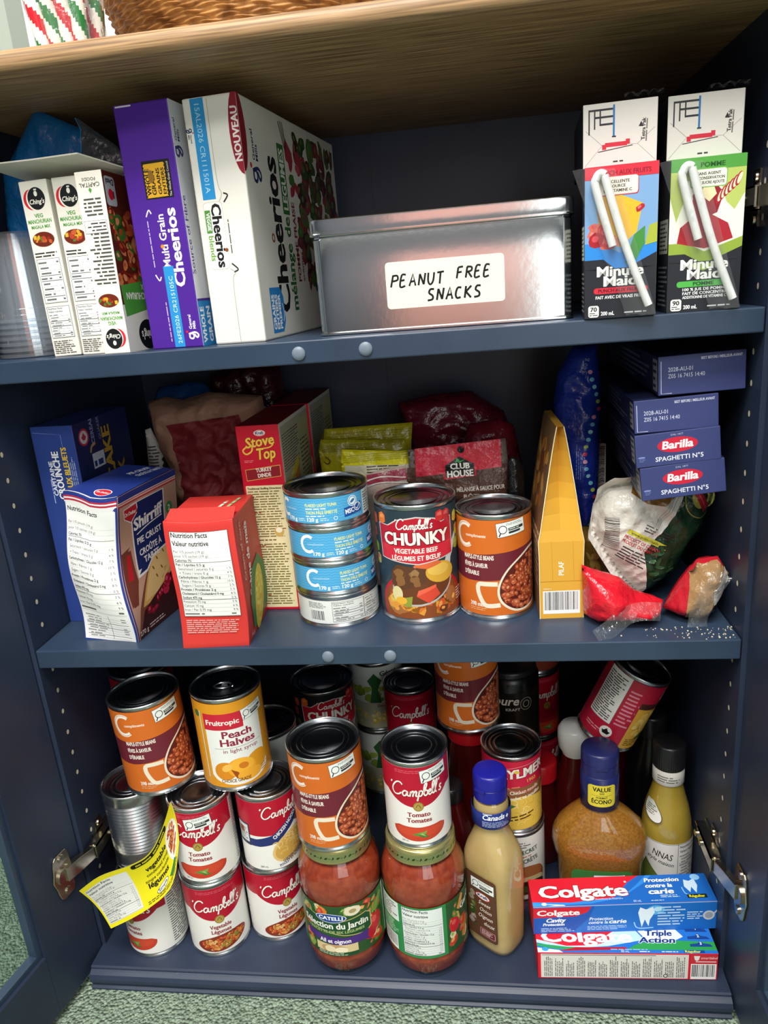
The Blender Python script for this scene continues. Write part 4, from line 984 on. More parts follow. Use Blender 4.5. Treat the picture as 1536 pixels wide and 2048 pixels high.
def stove_front(w, h):
    a = Art(); a.rrect(.6, .6, w-.6, h-.6, 1, 'c8102e').rrect(2.6, 3, w-2.2, h-62, 1, 'e8dcae')
    a.ell(w/2+2, h-8, 6, 3, 'f2eee6').ell(w/2+2, h-8, 5.2, 2.4, 'c8102e').ell(w/2+2, h-8, 4.8, 2.1, 'f2eee6').text('Kraft', w/2+2, h-9.2, 2.6, '1c2c6c', 8, 'c', .05)
    a.text('Stove', 8.5, h-23, 10, 'f2c64e', 30, bold=.035, shear=.15, rot=7, outline=('7c1010', .03)).text('Top', 18, h-35, 11, 'f2c64e', 20, bold=.035, shear=.15, rot=4, outline=('7c1010', .03)).stroke([(10, h-21), (5, h-25), (8, h-29), (14, h-26), (15, h-20)], 1.6, 'f2c64e').stroke([(20, h-24), (32, h-23), (37, h-20)], 1.2, 'f2c64e')
    a.dashes(5, h-38, 10, 3, 2, 'e88a8a', seed=1).poly([(5, h-57), (4.5, h-45), (w-3, h-41), (w-3, h-53)], 'd8a85a').poly([(5.5, h-56.2), (5.1, h-45.6), (w-3.6, h-41.8), (w-3.6, h-52.4)], '8c1a26')
    a.text('TURKEY', w/2+2, h-47.4, 3.8, 'f2ece0', 17, 'c', .04, rot=5).text('DINDE', w/2+2, h-53, 3.8, 'f2ece0', 14, 'c', .04, rot=5)
    a.text('Traditional Stuffing Directions', 4, h-66, 2, '4a3410', w-9, bold=.05).dashes(4, h-118, w-9, 51, 19, '7a6a38', seed=9, ragged=.15)
    a.ell(w*.72, h-112, 5, 5.5, 'c9a860').ell(w*.72, h-110, 3.5, 3, 'efe6c8').dashes(4, h-122, w-9, 2.6, 1, '5a4418', seed=2).dashes(4, 6, w-9, h-130, 25, '7a6a38', seed=12, ragged=.15)
    for y in (h-76, h-92, h-128, h-146, 16): a.dashes(4, y, 12, 2.2, 1, 'b03828', seed=int(y))
    return a
def stove_side(d, h):
    a = Art(); a.rect(0, 0, d, h, 'b9b49a').rect(0, 0, 3, h, 'e6e2d8').rect(3.4, h-4, d, h, 'd8d4c4').dashes(6, h-52, d*.6, 40, 14, '5b594c', seed=4).rect(70, 20, d-2, h-10, 'c6bc86').dashes(74, 30, d-80, h-60, 30, '77704c', seed=7)
    for i, c in enumerate(('d8c23c', 'd8822c', '4a78b8', '6a9a44')): a.poly([(4, h-66-i*11), (62, h-44-i*11), (62, h-54-i*11), (4, h-76-i*11)], c).dashes(8, h-70-i*11, 40, 5, 2, 'f2ecd8', rot=20, seed=i)
    a.rect(3.4, 4, 66, h-118, 'a9a68c').dashes(6, 10, 54, h-134, 12, '6b6954', seed=9); return a
for i, (L, lab) in enumerate((((.2100, .0860), 'red stuffing mix box with a cream directions panel, standing left of the tuna stack'), ((.2140, .2080), 'stuffing mix box directly behind the red one, only its side showing'))):
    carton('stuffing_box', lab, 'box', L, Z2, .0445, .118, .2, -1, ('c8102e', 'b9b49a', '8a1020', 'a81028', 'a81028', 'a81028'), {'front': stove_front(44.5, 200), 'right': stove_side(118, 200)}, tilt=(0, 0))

# tuna cans
def tuna_front(Hl):
    a = Art(); a.rect(-62, 0, 62, Hl, '4ba6d8')
    for k in range(9):
        y = 1.5 + k * Hl / 9; a.stroke([(-62 + 3*i, y + (1.0 if i % 2 else 0)) for i in range(42)], .35, '7cc2e6', n=1)
    for x in (-82, 62): a.rect(x, 0, x+20, Hl, 'e6e8e4').dashes(x+2, 2, 15, Hl-4, 8, '55605e', seed=int(x)).rect(x+1, Hl*.7, x+18, Hl*.7+.4, '333333')
    a.stroke([(-27 + 7.6 * math.cos(math.radians(q)), Hl*.56 + 8 * math.sin(math.radians(q))) for q in range(52, 309, 16)], 3.1, 'f0f4f2', n=2).text('compliments', -28, Hl*.56-1, 2, 'cfe6f2', 17)
    a.text('FLAKED LIGHT TUNA', 0, Hl-8, 3, 'dfe79a', 31, bold=.05).dashes(0, Hl-11.4, 22, 2.6, 1, 'e6eef0', seed=3).text('THON PÂLE ÉMIETTÉ', 0, Hl-15.4, 3, 'dfe79a', 31, bold=.05).dashes(0, Hl-18.6, 20, 2.6, 1, 'e6eef0', seed=4)
    a.text('170 g', -22, 2, 3.6, 'f0f4f2', 11, bold=.05).dashes(-9, 2, 8, 3.4, 2, 'cfe6f2', seed=8).text('120 g', 1, 2, 3.6, 'f0f4f2', 11, bold=.05).dashes(14, 2, 10, 3.4, 2, 'cfe6f2', seed=6).ell(29, 4, 1.9, 1.9, 'f0f4f2').ell(29, 4, 1.4, 1.4, '4ba6d8')
    a.poly([(38, 3), (59, 5), (59, 15), (38, 12)], '1d4f9e').text('MSC', 39.5, 5.6, 4.4, 'f2f4f4', 10, bold=.06, rot=5).ell(54, 10.4, 4.6, 4, 'f2f4f4', rot=20).ell(54, 10.4, 3.8, 3.2, '1d4f9e', rot=20).stroke([(51.5, 10), (53.5, 8.4), (57, 13)], .9, 'f2f4f4')
    a.ell(48, Hl-7, 5.4, 5.4, 'eef4f2').ell(48, Hl-7, 4.7, 4.7, '4ba6d8').ell(48, Hl-7, 3.8, 3.8, 'eef4f2').ell(48, Hl-7, 3, 1.4, '2f6fae', rot=30); return a
def tuna_back(Hl):
    a = Art(); a.nutri(-8, 1.5, 34, Hl-3, 6, 3, bg='e3e7e2').nutri(26, 1.5, 34, Hl-3, 7, 9, title=False, bg='e3e7e2').barcode(-33, 1.5, 18, 13, 4, bg='e3e7e2').dashes(-34, 16, 22, Hl-18, 4, '77807c', seed=6); return a
hz = .0352
for k in range(4):
    can('tuna_can', ['white-labelled tuna can at the bottom of the tuna stack, nutrition table showing', 'blue tuna can resting on the white-labelled bottom can', 'blue tuna can directly under the topmost can of the stack', 'topmost blue tuna can of the stack, fish eco badge showing'][k], 'can',
        (.2985, .2978, .2970, .2962)[k], (.079, .0785, .079, .0785)[k], Z2 + k * hz, .0422, .035, tuna_back if k == 0 else tuna_front, 'e3e7e2' if k == 0 else '4ba6d8', (0, 6, 4, -30)[k], 'stack of four tuna cans')

# food artwork
def bean_art(Hl, st=True):
    a = Art(); a.poly([(-75, 38), (-30, 35), (20, 38), (75, 44), (75, 74), (20, 66), (-30, 62), (-75, 66)], '6c2430')
    arc = lambda r_: [(-31 + r_ * math.cos(math.radians(q)), 82 + r_ * 1.08 * math.sin(math.radians(q))) for q in range(52, 309, 16)]
    a.stroke(arc(10.4), 4.2, 'efe9dc', n=2).stroke(arc(11.2), .5, 'cf6a24', n=2).text('compliments', -30, 80.6, 3.0, 'f0e6d6', 22, bold=.02)
    for i, s in enumerate(('MAPLE-STYLE BEANS', 'FÈVES À SAVEUR', "D'ÉRABLE")): a.text(s, -33, 58 - i * 8.2, 4.3, 'f0e8dc', (32, 26, 17)[i], bold=.05)
    hx = [(2, 8), (-16, 12), (-22, 32), (-4, 37), (2, 30), (-3, 28.5), (-14, 27), (-10.5, 17), (1, 15)]
    a.stroke([(2, 33), (-10, 33), (-17, 32), (-17.5, 24), (-13, 13), (-8, 10), (4, 11)], 4.6, 'e9dfc8', n=3); P = [(46, 66), (30, 61), (12, 48), (2, 30), (4, 14), (18, 3), (36, 2), (54, 8), (62, 24), (62, 60)]
    P = catmull(P, 5, True); a.poly(P, 'e9dfc8'); Q = [(28 + (x - 30) * .92 + 2, 31 + (y - 31) * .925) for x, y in P]; a.poly(Q, '5a2018')
    def ins(x, y):
        c = False; j = len(Q) - 1
        for i in range(len(Q)):
            if (Q[i][1] > y) != (Q[j][1] > y) and x < (Q[j][0]-Q[i][0])*(y-Q[i][1])/(Q[j][1]-Q[i][1]) + Q[i][0]: c = not c
            j = i
        return c
    a.blobs(ins, (0, 2, 64, 62), ['b4552f', 'a04426', 'c0643c', '94391f', 'ab4e30'], 190, 3.5, 4, asp=(.62, .8), rag=.06, hi=['d98a62', 'cf7a52', 'dc9470'])
    a.text('398 mL', -27, 9, 4.2, 'efe6da', 14, bold=.04).dashes(-27, 4, 20, 4, 2, 'e2a877', seed=3)
    if st: a.sticker(3, 80, 6, .98)
    for x, s in ((64, 3), (-108, 5)): a.rect(x, 0, x+44, Hl, 'ece8de').dashes(x+3, 6, 38, Hl-12, 26, '44423e', seed=s)
    return a
def peach_art(Hl):
    a = Art(); a.rect(-30, 14, 33, Hl-14, 'e9ece6').rect(-31, Hl-31, 12, Hl-12, 'c42438').text('Fruitropic', -10, Hl-25, 5.6, 'f2ece2', 36, 'c', .03)
    a.text('Peach', 4, 60, 8, '8e2440', 32, 'c', .04).text('Halves', 4, 50.5, 8, '8e2440', 38, 'c', .04).rect(-22, 47.6, 30, 48, '777266').text('in light syrup', 6, 42.2, 4.2, '8e3a50', 38, 'c', .01)
    a.ell(3, 17, 33, 15, 'f2ece0').ell(4, 18, 31, 13, 'e9ece6').ell(-14, 20, 12, 11, 'd98a1e').ell(22, 24, 14, 12, 'e09a24', rot=20).ell(4, 22, 16, 12, 'eda42a', rot=-10).ell(5, 25, 13, 8.6, 'f2b43a', rot=-8).ell(6, 24.4, 5.4, 3.8, 'd07a22', rot=-8).poly([(-8, 22), (-3, 10), (4, 9), (-1, 18)], '9a4a14').ell(12, 12, 14, 7, 'f0ac34').ell(-12, 24, 6, 4, 'f2bc58', rot=30)
    a.text('CHOICE GRADE', -20, 6, 3.8, '7a4a12', 32, bold=.04).dashes(26, 8, 16, 8, 3, 'b57a1e', rot=8, seed=3).sticker(12, Hl-25, 8, .9)
    a.ell(-40, Hl-14, 4, 4, '3c6a34').rect(-36, 10, -34.6, Hl-10, 'cfd8c8').dashes(48, 8, 40, Hl-20, 20, 'a56a16', seed=4); return a
def camp_art(kind):
    def f(Hl):
        a = Art(); a.poly([(-107, Hl), (-107, 58)] + [(u, 44 + 15 * min(1, abs(u) / 34) ** 2 + (0)) for u in range(-34, 35, 4)] + [(107, 58), (107, Hl)], 'b5122e')
        if kind == 'noodle':
            a.rect(-107, 44, 107, Hl, 'b5122e').poly([(-107, 40), (-16, 40), (2, 44), (34, 66), (107, 66), (107, 58), (40, 58), (6, 33), (-16, 30), (-107, 30)], '26336e').rect(-107, 0, -14, 30.5, 'eeece6')
            a.poly([(-18, 0), (-14, 30), (6, 33), (40, 57), (107, 57), (107, 0)], 'eeece6'); a.text('CHICKEN NOODLE', 4, 38, 4.4, 'f2f0ec', 40, bold=.05, rot=36)
            a.ell(24, 25, 26, 17, 'e0c27a', rot=24).ell(24, 25, 23, 14, 'cda24e', rot=24)
            r = random.Random(3)
            for i in range(34):
                x, y, t = 24 + r.uniform(-17, 17), 25 + r.uniform(-9, 11), r.uniform(0, PI); a.stroke([(x, y), (x + 5*math.cos(t), y + 5*math.sin(t)), (x + 8*math.cos(t+.5), y + 8*math.sin(t+.5))], 1.1, r.choice(['ecd592', 'd9b464', 'e6c97c']), n=3)
            a.text('CHICKEN NOODLE', 10, 6, 3.2, '26336e', 28, bold=.03, rot=14).text('POULET ET NOUILLES', 6, 1.6, 3.2, '26336e', 34, bold=.03, rot=14).rect(-44, 30, -24, 58, '20284c').rect(-42.4, 34, -25.6, 56, 'd9dcd8').dashes(-41, 36, 14, 16, 6, '5a5e62', seed=3)
            a.rect(-40, 44, -32, 52, '8a3a2c'); campbells(a, -8, 66, 50); a.text('284 mL', -16, 3, 2.6, '4a4a4a', 9); a.poly([(30, 50), (36, 60), (46, 56), (40, 46)], '7a5a3c'); return a
        campbells(a, -28, 57, 55)
        a.ell(0, 45, 5.4, 5.4, '8c7434').ell(0, 45, 4.5, 4.5, 'b2984c').stroke([(-2.6, 44), (0, 47.4), (2.4, 43)], .8, '6c5622')
        a.dashes(-22, Hl-7, 44, 4, 2, 'd0586a', seed=7)
        nm = {'tomato': ('Tomato', 'Tomates'), 'veg': ('Vegetable', 'Légumes')}[kind]
        a.text(nm[0], 0, 33, 4.9, '8c1626', None if kind == 'tomato' else 24, 'c', .04).text(nm[1], 0, 26.2, 4.9, '8c1626', None if kind == 'tomato' else 22, 'c', .04)
        bowl = [(-27, 19)] + [(27 * -math.cos(t), 19 - 15 * math.sin(t) ** .8) for t in [PI * k / 16 for k in range(1, 16)]] + [(27, 19), (22, 21.4), (0, 20.4), (-22, 21.4)]
        if kind == 'tomato':
            a.poly([(x*1.03, y - .2) for x, y in bowl], 'a83224').poly(bowl, 'c8402a').poly([(x*.9, 17 + (y-17)*.6) for x, y in bowl], 'd0492f')
            for p, c in (([(-9, 12), (0, 14.6), (4, 11), (-2, 10)], '5c8a3a'), ([(-4, 13), (7, 16), (5, 11)], '7aa24a'), ([(-2, 11), (5, 12), (9, 8), (2, 8)], '4a7a30'), ([(0, 12), (2, 13.4), (6, 9)], 'a6c070')): a.poly(p, c)
        else:
            bw = [(30 * math.cos(t) * 1.0, 13 + 11 * math.sin(t) + 3.5 * math.cos(t)) for t in [2*PI*k/26 for k in range(26)]]
            a.poly(bw, '8a3420'); a.blobs(lambda u, v: (u/28.5)**2 + ((v - 13 - 3.5*u/30)/9.8)**2 < 1, (-29, 0, 29, 30), ['c4502a', 'd8782e', 'b03c24', 'd9a452', 'c8662c', '7f8a34', 'e0c07c'], 150, 3.0, 6, asp=(.35, .7), hi=['e09a54', 'd87a40'])
        a.text('284 mL', -20, 2.4, 2.6, '555555', 8)
        for x, s in ((44, 3), (-78, 5)):
            a.rect(x, 2, x+30, Hl-2 if x > 0 else 56, 'e9e8e3').dashes(x+2, 4, 27, Hl-10 if x > 0 else 48, 24, '4c4a46', seed=s)
        if kind == 'tomato' : pass
        return a
    return f
def chunky_art(Hl):
    a = Art(); a.rect(-80, 0, 80, 66, '2b3a44'); k = Hl / 108.
    a.ell(3, 14, 48, 36, 'b8202c').ell(3, 13, 45, 33, '8a4a24').rect(-90, -20, 90, 0, '8a1c24')
    bl = lambda u, v: ((u-3)/43)**2 + ((v-12)/32)**2 < 1 and v > 2
    a.blobs(bl, (-42, 0, 48, 44), ['d8762e', 'c25a24', 'e09a3c', '8c4a2a', '6c3820', 'd9c052', 'b8862c', 'a86c3c', 'cf5a2a', '97913a'], 95, 7.4, 5, asp=(.6, .95), sides=6, rag=.14, hi=['e8a050', 'eebc60', 'a8704a', 'd88850'])
    a.poly([(20, 38), (30, 62), (45, 82), (49, 80), (36, 58), (33, 40)], 'c9ccca').ell(3, 35, 33, 21, 'b9bab4', rot=14).ell(3, 35.6, 31.6, 19.6, '6a3c22', rot=14)
    a.poly([(-30, 36), (-29, 50), (-22, 57), (-8, 55), (6, 52), (6, 38), (-10, 32), (-24, 30)], '5c3a26').blobs(lambda u, v: -28 < u < 2 and 34 < v < 53, (-28, 34, 2, 53), ['8a6038', '7a5030', '9a7448', '6a4228'], 26, 4.4, 8).ell(22, 47, 16, 11, 'd9a83c', rot=-6).ell(20, 50, 12, 6, 'e6bc58').poly([(-6, 55), (2, 62), (16, 62), (24, 56), (8, 52)], 'dc6a3c')
    a.poly([(-4, 24), (16, 32), (20, 24), (8, 16)], 'd84a34').poly([(-4, 24), (16, 32), (16, 35), (-2, 30)], 'e8664a').poly([(-18, 22), (-8, 24), (-10, 12), (-18, 14)], '8f9a3c').ell(-24, 26, 6, 8, 'dcd29a').ell(-20, 19, 6, 4, 'e8b03c')
    P = [(-41, 62), (-43, 98), (-30, 97), (-20, 103), (0, 106), (18, 103), (26, 98), (39, 101), (39, 62), (0, 57)]
    a.poly(P, 'cfc9c4').poly([(x*.975, 80 + (y-80)*.95) for x, y in P], 'b5182e').poly([(-39.4, 63.5), (-40, 77.5), (0, 74), (38, 77.5), (38, 63.5), (0, 59)], 'd02a3c')
    campbells(a, -21, 93.4, 37, pen=.3)
    a.text('CHUNKY', -1, 77.6, 12, 'f4eee4', 68, 'c', .1, outline=('6a0c18', .05)).text('VEGETABLE BEEF', -2, 69, 4.6, 'f6e8e0', 44, 'c', .05).text('LÉGUMES ET BŒUF', -2, 61.6, 4.6, 'f6e8e0', 50, 'c', .05)
    for x, y, c in ((-38, 103, 'e0762e'), (24, 104, 'c83230'), (32, 103.5, 'b82830'), (47, 98, 'd9c24c'), (-52, 100, 'c05a3c'), (-55, 86, 'a84a40'), (50, 84, 'c8b83c'), (54, 74, '93a83a'), (47, 70, '9ab040'), (-53, 70, '7a9a3c'), (-50, 58, 'b8aa60')):
        a.poly([(x-5, y-4), (x-4, y+4), (x+1, y+6), (x+5, y+3), (x+5, y-4), (x, y-6)], c).poly([(x-3, y), (x-2, y+3), (x+2, y+4), (x+3, y)], {'e': 'ee9a50', 'c': 'dc6a60', 'b': 'cc5a58', 'd': 'e8d878', 'a': 'c06a5c', '9': 'b4c464', '7': '9ab45c'}.get(c[0], 'cccccc'))
    a.rect(57, 0, 61, 58, '4a2a26').dashes(57.5, 4, 50, 3, 1, 'ded6ce', rot=90, seed=2, fill=.9).dashes(42, 10, 14, 14, 5, 'e6d8c8', seed=7); return a
can('soup_can', 'big chunky beef soup can, spoon picture, between tuna stack and bean can', 'can', .3838, .0848, Z2, .0412, .1225, chunky_art, '2b3a44', 0)
can('bean_can', 'orange maple-style bean can on the middle shelf, beside the yellow pilaf box', 'can', .4610, .085, Z2, .0376, .1085, bean_art, 'cf6a24', 0)

# sachets and packets behind the cans
def sachet(n, out, y, col, arts, lab, cat, seed, T=.006, g=None, m='foil'): return bag(n, lab, cat, out, y, T, col, arts, seed=seed, wr=.0012, group=g, m=m)
def crimp(x0, x1, z0, z1, c):
    a = Art()
    for i in range(4): z = z0 + (z1 - z0) * i / 4; a.poly([(x0, z), (x1, z + 2), (x1, z + 3), (x0, z + 1)], c)
    return a
sachet('soup_sachet', [(281, 575), (283, 586), (380, 588), (377, 564), (374, 412), (286, 412)], .166, '9c9418', [crimp(285, 378, 572, 582, '7f7a10').dashes(312, 560, 62, 7, 2, '2b2b1c', seed=2)], 'yellow noodle soup sachet standing at the back, tallest of the three', 'sachet', 2)
sachet('soup_sachet', [(277, 565), (280, 577), (372, 572), (375, 556), (374, 412), (282, 412)], .155, '958e16', [crimp(281, 371, 563, 571, '7a7410').dashes(302, 550, 60, 8, 2, '2b2b1c', seed=4).stroke([(284, 558), (289, 554), (286, 550), (282, 553)], 1, '2b2b1c').text('BAL', 306, 553, 4, '3a3a20', bold=.05)], 'olive yellow soup sachet in the middle of the three', 'sachet', 3)
sachet('soup_sachet', [(302, 555), (304, 567), (376, 561), (380, 412), (305, 412)], .145, 'e0d820', [Art().poly([(306, 550), (378, 548), (378, 538), (306, 536)], 'd2cdb2').dashes(330, 540, 44, 9, 3, '3c3a26', seed=5).put(crimp(305, 375, 553, 562, 'b8b012'), 0, 0)], 'bright yellow soup sachet in front, just behind the tuna stack', 'sachet', 5)
sachet('gravy_sachet', [(318, 536), (345, 545), (372, 547), (378, 412), (318, 412)], .136, 'c9b3a8', [Art().poly([(330, 540), (372, 546), (374, 534), (330, 530)], '9c3a4c').stroke([(320, 530), (345, 538), (372, 536)], 1.2, 'e8e0d8').stroke([(320, 524), (345, 532), (374, 530)], 1.2, 'e8e0d8')], 'pink and cream sachet squeezed between tuna stack and chunky soup can', 'sachet', 6)
def club():
    a = Art(); a.rect(374, 412, 484, 546, '4e332a').poly([(383, 566), (472, 572), (472, 543), (383, 536)], 'c2243a'); a.poly([(378, 520), (430, 530), (475, 516), (470, 505), (420, 514), (380, 508)], '5c3e32')
    a.poly([(412, 532), (412, 547), (408, 547), (429, 559), (449, 550), (445, 549), (446, 535)], 'c2243a').poly([(414, 534), (414, 547), (429, 556), (444, 548), (444, 536)], '1d1d1b')
    a.text('CLUB', 429.5, 543, 5.8, 'f2efe6', 20, 'c', .06, rot=2).text('HOUSE', 429.5, 534.6, 6.6, 'f2efe6', 27, 'c', .06, rot=2).poly([(424, 552), (429, 549), (435, 553), (429, 551)], '3f9a58').poly([(425, 549), (429, 552), (426, 555)], '4fae68').ell(431, 563, 3.6, 3.6, '0c0a0a')
    a.text('MÉLANGE À SAUCE POUR', 425, 518, 4.4, 'd8d0c4', 50, bold=.03, rot=2).text('RÔTI', 432, 511, 4, 'd8d0c4', 16, bold=.03); return a
sachet('sauce_mix_packet', [(376, 565), (477, 572), (481, 522), (484, 412), (374, 412)], .135, lambda x, z: '6c625c' if (x < 383 or x > 473) else '4e332a', [club()], 'brown sauce mix packet with a red band and hanging hole', 'packet', 7, .004)
bag('snack_pouch', 'large dark burgundy pouch slumped against the back panel, behind the sauce mix packet', 'pouch', [(357, 597), (395, 604), (442, 606), (480, 580), (492, 545), (492, 412), (380, 412), (366, 546)], .25, .05, '5c1424', seed=9, wr=.005)
bag('snack_pouch', 'smaller burgundy pouch with a crinkled top edge, leaning right behind the sauce mix packet', 'pouch', [(440, 578), (474, 583), (488, 574), (496, 534), (494, 412), (432, 412), (432, 560)], .19, .03, '6e1626', seed=12, wr=.004)
bag('black_packet', 'small black packet standing between bean can and pilaf box', 'packet', [(478, 550), (482, 555), (490, 552), (494, 539), (497, 412), (472, 412)], .125, .008, '141416', seed=13, wr=.002)

# oats bag and company
bag('oats_bag', 'crumpled brown paper bag of oats with a dark red panel, behind the pie crust box', 'bag', [(72, 623), (92, 628), (113, 623), (146, 630), (208, 622), (210, 560), (196, 412), (92, 412), (84, 480), (88, 542), (77, 570)], .20, .045, '94705c',
    [Art().poly([(103, 600), (186, 606), (202, 520), (200, 414), (106, 414), (109, 556)], '6e1c22').poly([(108, 470), (200, 478), (200, 414), (108, 414)], '232a44')], seed=21, wr=.008, m='kraft', soft=.03)
bag('blue_bag', 'dark blue bag top sticking out above the brown paper oats bag', 'bag', [(46, 610), (60, 632), (92, 636), (118, 634), (135, 612), (135, 412), (50, 412)], .262, .03, '1c4c86', seed=22, wr=.004)
bag('snack_pouch', 'very dark red pouch at the back, above and behind the red stuffing box', 'pouch', [(112, 640), (170, 652), (204, 646), (210, 595), (206, 412), (112, 412)], .307, .04, '3c1018', seed=23, wr=.006)
bag('white_bag', 'narrow black and white bag edge between the pancake mix box and the oats bag', 'bag', [(55, 588), (62, 590), (72, 560), (80, 529), (78, 412), (50, 412), (50, 530)], .215, .012, lambda x, z: 'b9b7b0' if x < 72 else '202022', [Art().dashes(56, 470, 14, 100, 26, '3c3c3a', seed=3)], seed=24, wr=.001, m='paper')

# pilaf box: a carton that tapers to a flat ridge
def pilaf():
    t = thing('pilaf_box', 'yellow pilaf box tapering to a narrow ridge, barcode at the foot of its end panel', 'box', (.5228, .0505, Z2), (0, 0, math.radians(2)))
    w, d, h = .0420, .085, .189
    def prof(z): # half width
        k = z / h
        return w/2 if k < .42 else (w/2 - .0035) * max(0, 1 - (k-.42)/.58) ** .9 + .0035
    zs = [0, .02, .04, .06, .079, .09, .105, .12, .135, .15, .165, .178, .189]
    b = MB(); L = []; Rr = []
    hw = [prof(z) * (1.03 if z == .079 else 1) for z in zs]; n = len(zs)
    for i in range(n - 1):
        z0, z1, a0, a1 = zs[i], zs[i+1], hw[i], hw[i+1]
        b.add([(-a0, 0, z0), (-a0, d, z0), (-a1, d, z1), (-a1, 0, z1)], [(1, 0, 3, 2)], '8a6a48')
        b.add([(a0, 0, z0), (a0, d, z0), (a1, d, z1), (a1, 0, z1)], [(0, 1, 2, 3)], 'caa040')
        g = .0 if z0 < .079 else .013 * min(1, (z0 - .079) / .05); g2 = .0 if z1 < .079001 else .013 * min(1, (z1 - .079) / .05)
        for yy, s in ((0, 1), (d, -1)):                           # folded-in gusset on the end panel
            b.add([(-a0, yy, z0), (0, yy + s*g, z0), (0, yy + s*g2, z1), (-a1, yy, z1), (a0, yy, z0), (a1, yy, z1)], [(0, 1, 2, 3), (1, 4, 5, 2)] if s > 0 else [(3, 2, 1, 0), (2, 5, 4, 1)], 'dba63c')
    b.add([(-hw[0], 0, 0), (hw[0], 0, 0), (hw[0], d, 0), (-hw[0], d, 0)], [(3, 2, 1, 0)], 'dba63c')
    b.add([(-hw[-1], 0, h), (hw[-1], 0, h), (hw[-1], d, h), (-hw[-1], d, h)], [(0, 1, 2, 3)], 'cf9b34')
    for s in (-1, 1):
        for i in range(n-1): b.add([(s*hw[i], -.0005, zs[i]), (s*(hw[i]-.0007), -.0007, zs[i]), (s*(hw[i+1]-.0007), -.0007, zs[i+1]), (s*hw[i+1], -.0005, zs[i+1])], [(0, 1, 2, 3)], 'efe2b8')
    a = Art(); a.barcode(-17.5, 5, 35, 24, 8).rect(-20, 38.6, 20, 39, 'b07c22').text('PILAF', 2.2, 45, 4.6, 'f4eedc', 14, rot=90, bold=.03).dashes(-17, 30.5, 8, 1.6, 1, 'efe2c0', seed=1)
    a.stroke([(-8, 40), (-9, 80)], .2, 'b98a2c', n=1).stroke([(12, 40), (11, 80)], .2, 'b98a2c', n=1)
    a.emit(b, lambda u, v, o: Vector((u/1000, -o - .0001, v/1000)))
    a = Art(); a.rect(0, 0, 85, 150, '7a5a3e').blobs(lambda u, v: 4 < u < 81 and 100 < v < 175, (4, 100, 81, 175), ['a8622c', 'c07a34', '8a4a20', 'd09a50'], 60, 9, 3).dashes(10, 30, 90, 60, 9, 'b9a68c', seed=3)
    def lm(u, v, o):
        z = v / 1000
        for i in range(n-1):
            if zs[i] <= z <= zs[i+1] + 1e-6: a_ = hw[i] + (hw[i+1]-hw[i]) * (z-zs[i])/(zs[i+1]-zs[i]); break
        else: a_ = hw[-1]
        return Vector((-a_ - o - .0003, .085 - u/1000, z))
    a.emit(b, lm, None, 15, clip=(1, 1, 84, 186))
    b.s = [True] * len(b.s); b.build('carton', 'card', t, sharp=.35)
pilaf()

# bags at the right end
bb_ = Art()
for i in range(22):
    z = 470 + i * 7.6; bb_.ell(563 + 5 * math.sin(i * .5) + (6 if i > 15 else 0), z, 2.4, 2.1, ['7fd0ee', '9fe0f4', '6ab8e0', 'e0a0c0', 'd04a70', 'b6d060'][(i * 7) % 6])
bb_.text('340 g', 561, 628, 5, '8d98c8', rot=84).dashes(554, 520, 40, 6, 3, '7088d0', rot=88, seed=4)
bag('candy_bag', 'shiny cobalt blue bag with a row of coloured dots, right behind the pilaf box', 'bag', [(550, 656), (574, 657), (578, 616), (577, 576), (575, 524), (573, 476), (562, 461), (549, 464), (543, 504), (535, 557), (529, 598), (534, 630)], .158, .032, '1c3296', [bb_], seed=31, wr=.004, lean=-6)
bag('grey_bag', 'greyish white bag with a barcode edge, between the blue bag and the spaghetti boxes', 'bag', [(572, 620), (578, 592), (581, 552), (582, 521), (582, 478), (575, 468), (566, 500), (564, 554), (562, 585)], .188, .016, 'b9b6b0', [Art().barcode(573, 500, 12, 50, 3, vert=True, bg='cfcdc8')], seed=32, wr=.002)
bag('pasta_bag', 'clear bag of brown penne pasta, half hidden behind the pilaf box and red bag', 'bag', [(550, 470), (577, 468), (604, 440), (622, 412), (552, 411), (550, 430)], .145, .045, '8a6a2c', [Art().blobs(lambda u, v: 535 < u < 600 and 415 < v < 462, (535, 415, 600, 462), ['a8823c', '7c5a20', 'b8944c'], 30, 8, 3, asp=(.25, .35))], seed=33, wr=.004)
P1 = [(570, 526), (587, 530), (628, 532), (664, 537), (670, 520), (662, 481), (649, 462), (641, 440), (619, 421), (606, 412), (589, 430), (574, 454), (557, 485), (560, 510)]
pa = Art(); pa.poly([(560, 530), (576, 540), (645, 545), (634, 515), (621, 491), (603, 467), (606, 447), (608, 424), (600, 410), (580, 430), (552, 480)], 'd9d5cc')
pa.poly([(592, 524), (598, 534), (630, 536), (637, 524), (622, 512), (606, 514)], '8a5f2c').blobs(lambda u, v: 596 < u < 632 and 516 < v < 534, (596, 516, 632, 534), ['a87a3c', '6c4820', 'c09450'], 16, 4.6, 3, asp=(.3, .5)).barcode(566, 470, 15, 34, 4, vert=True, bg='d9d5cc').rect(566, 468, 582, 468.6, '333333')
g = Art(); g.dashes(0, 13, 34, 9, 3, '3a3a3c', seed=3).poly([(-14, 4), (30, 4), (30, 9.5), (-14, 9.5)], 'cfc843').text('www.primofoods.ca', -10, 5.2, 3, '55541c', 36, bold=.02).text('PRODUCT OF CANADA', -14, -1.4, 3.6, 'b83a44', 40, bold=.03).text('PRODUIT DU CANADA', -14, -6.4, 3.6, 'b83a44', 40, bold=.03).dashes(-10, -26, 34, 17, 5, '3a3a3c', seed=6)
pa.put(g, 596, 478, -28, .92)
pa.poly([(640, 540), (646, 536), (624, 492), (612, 480), (608, 482), (620, 496)], 'e9e7e2')
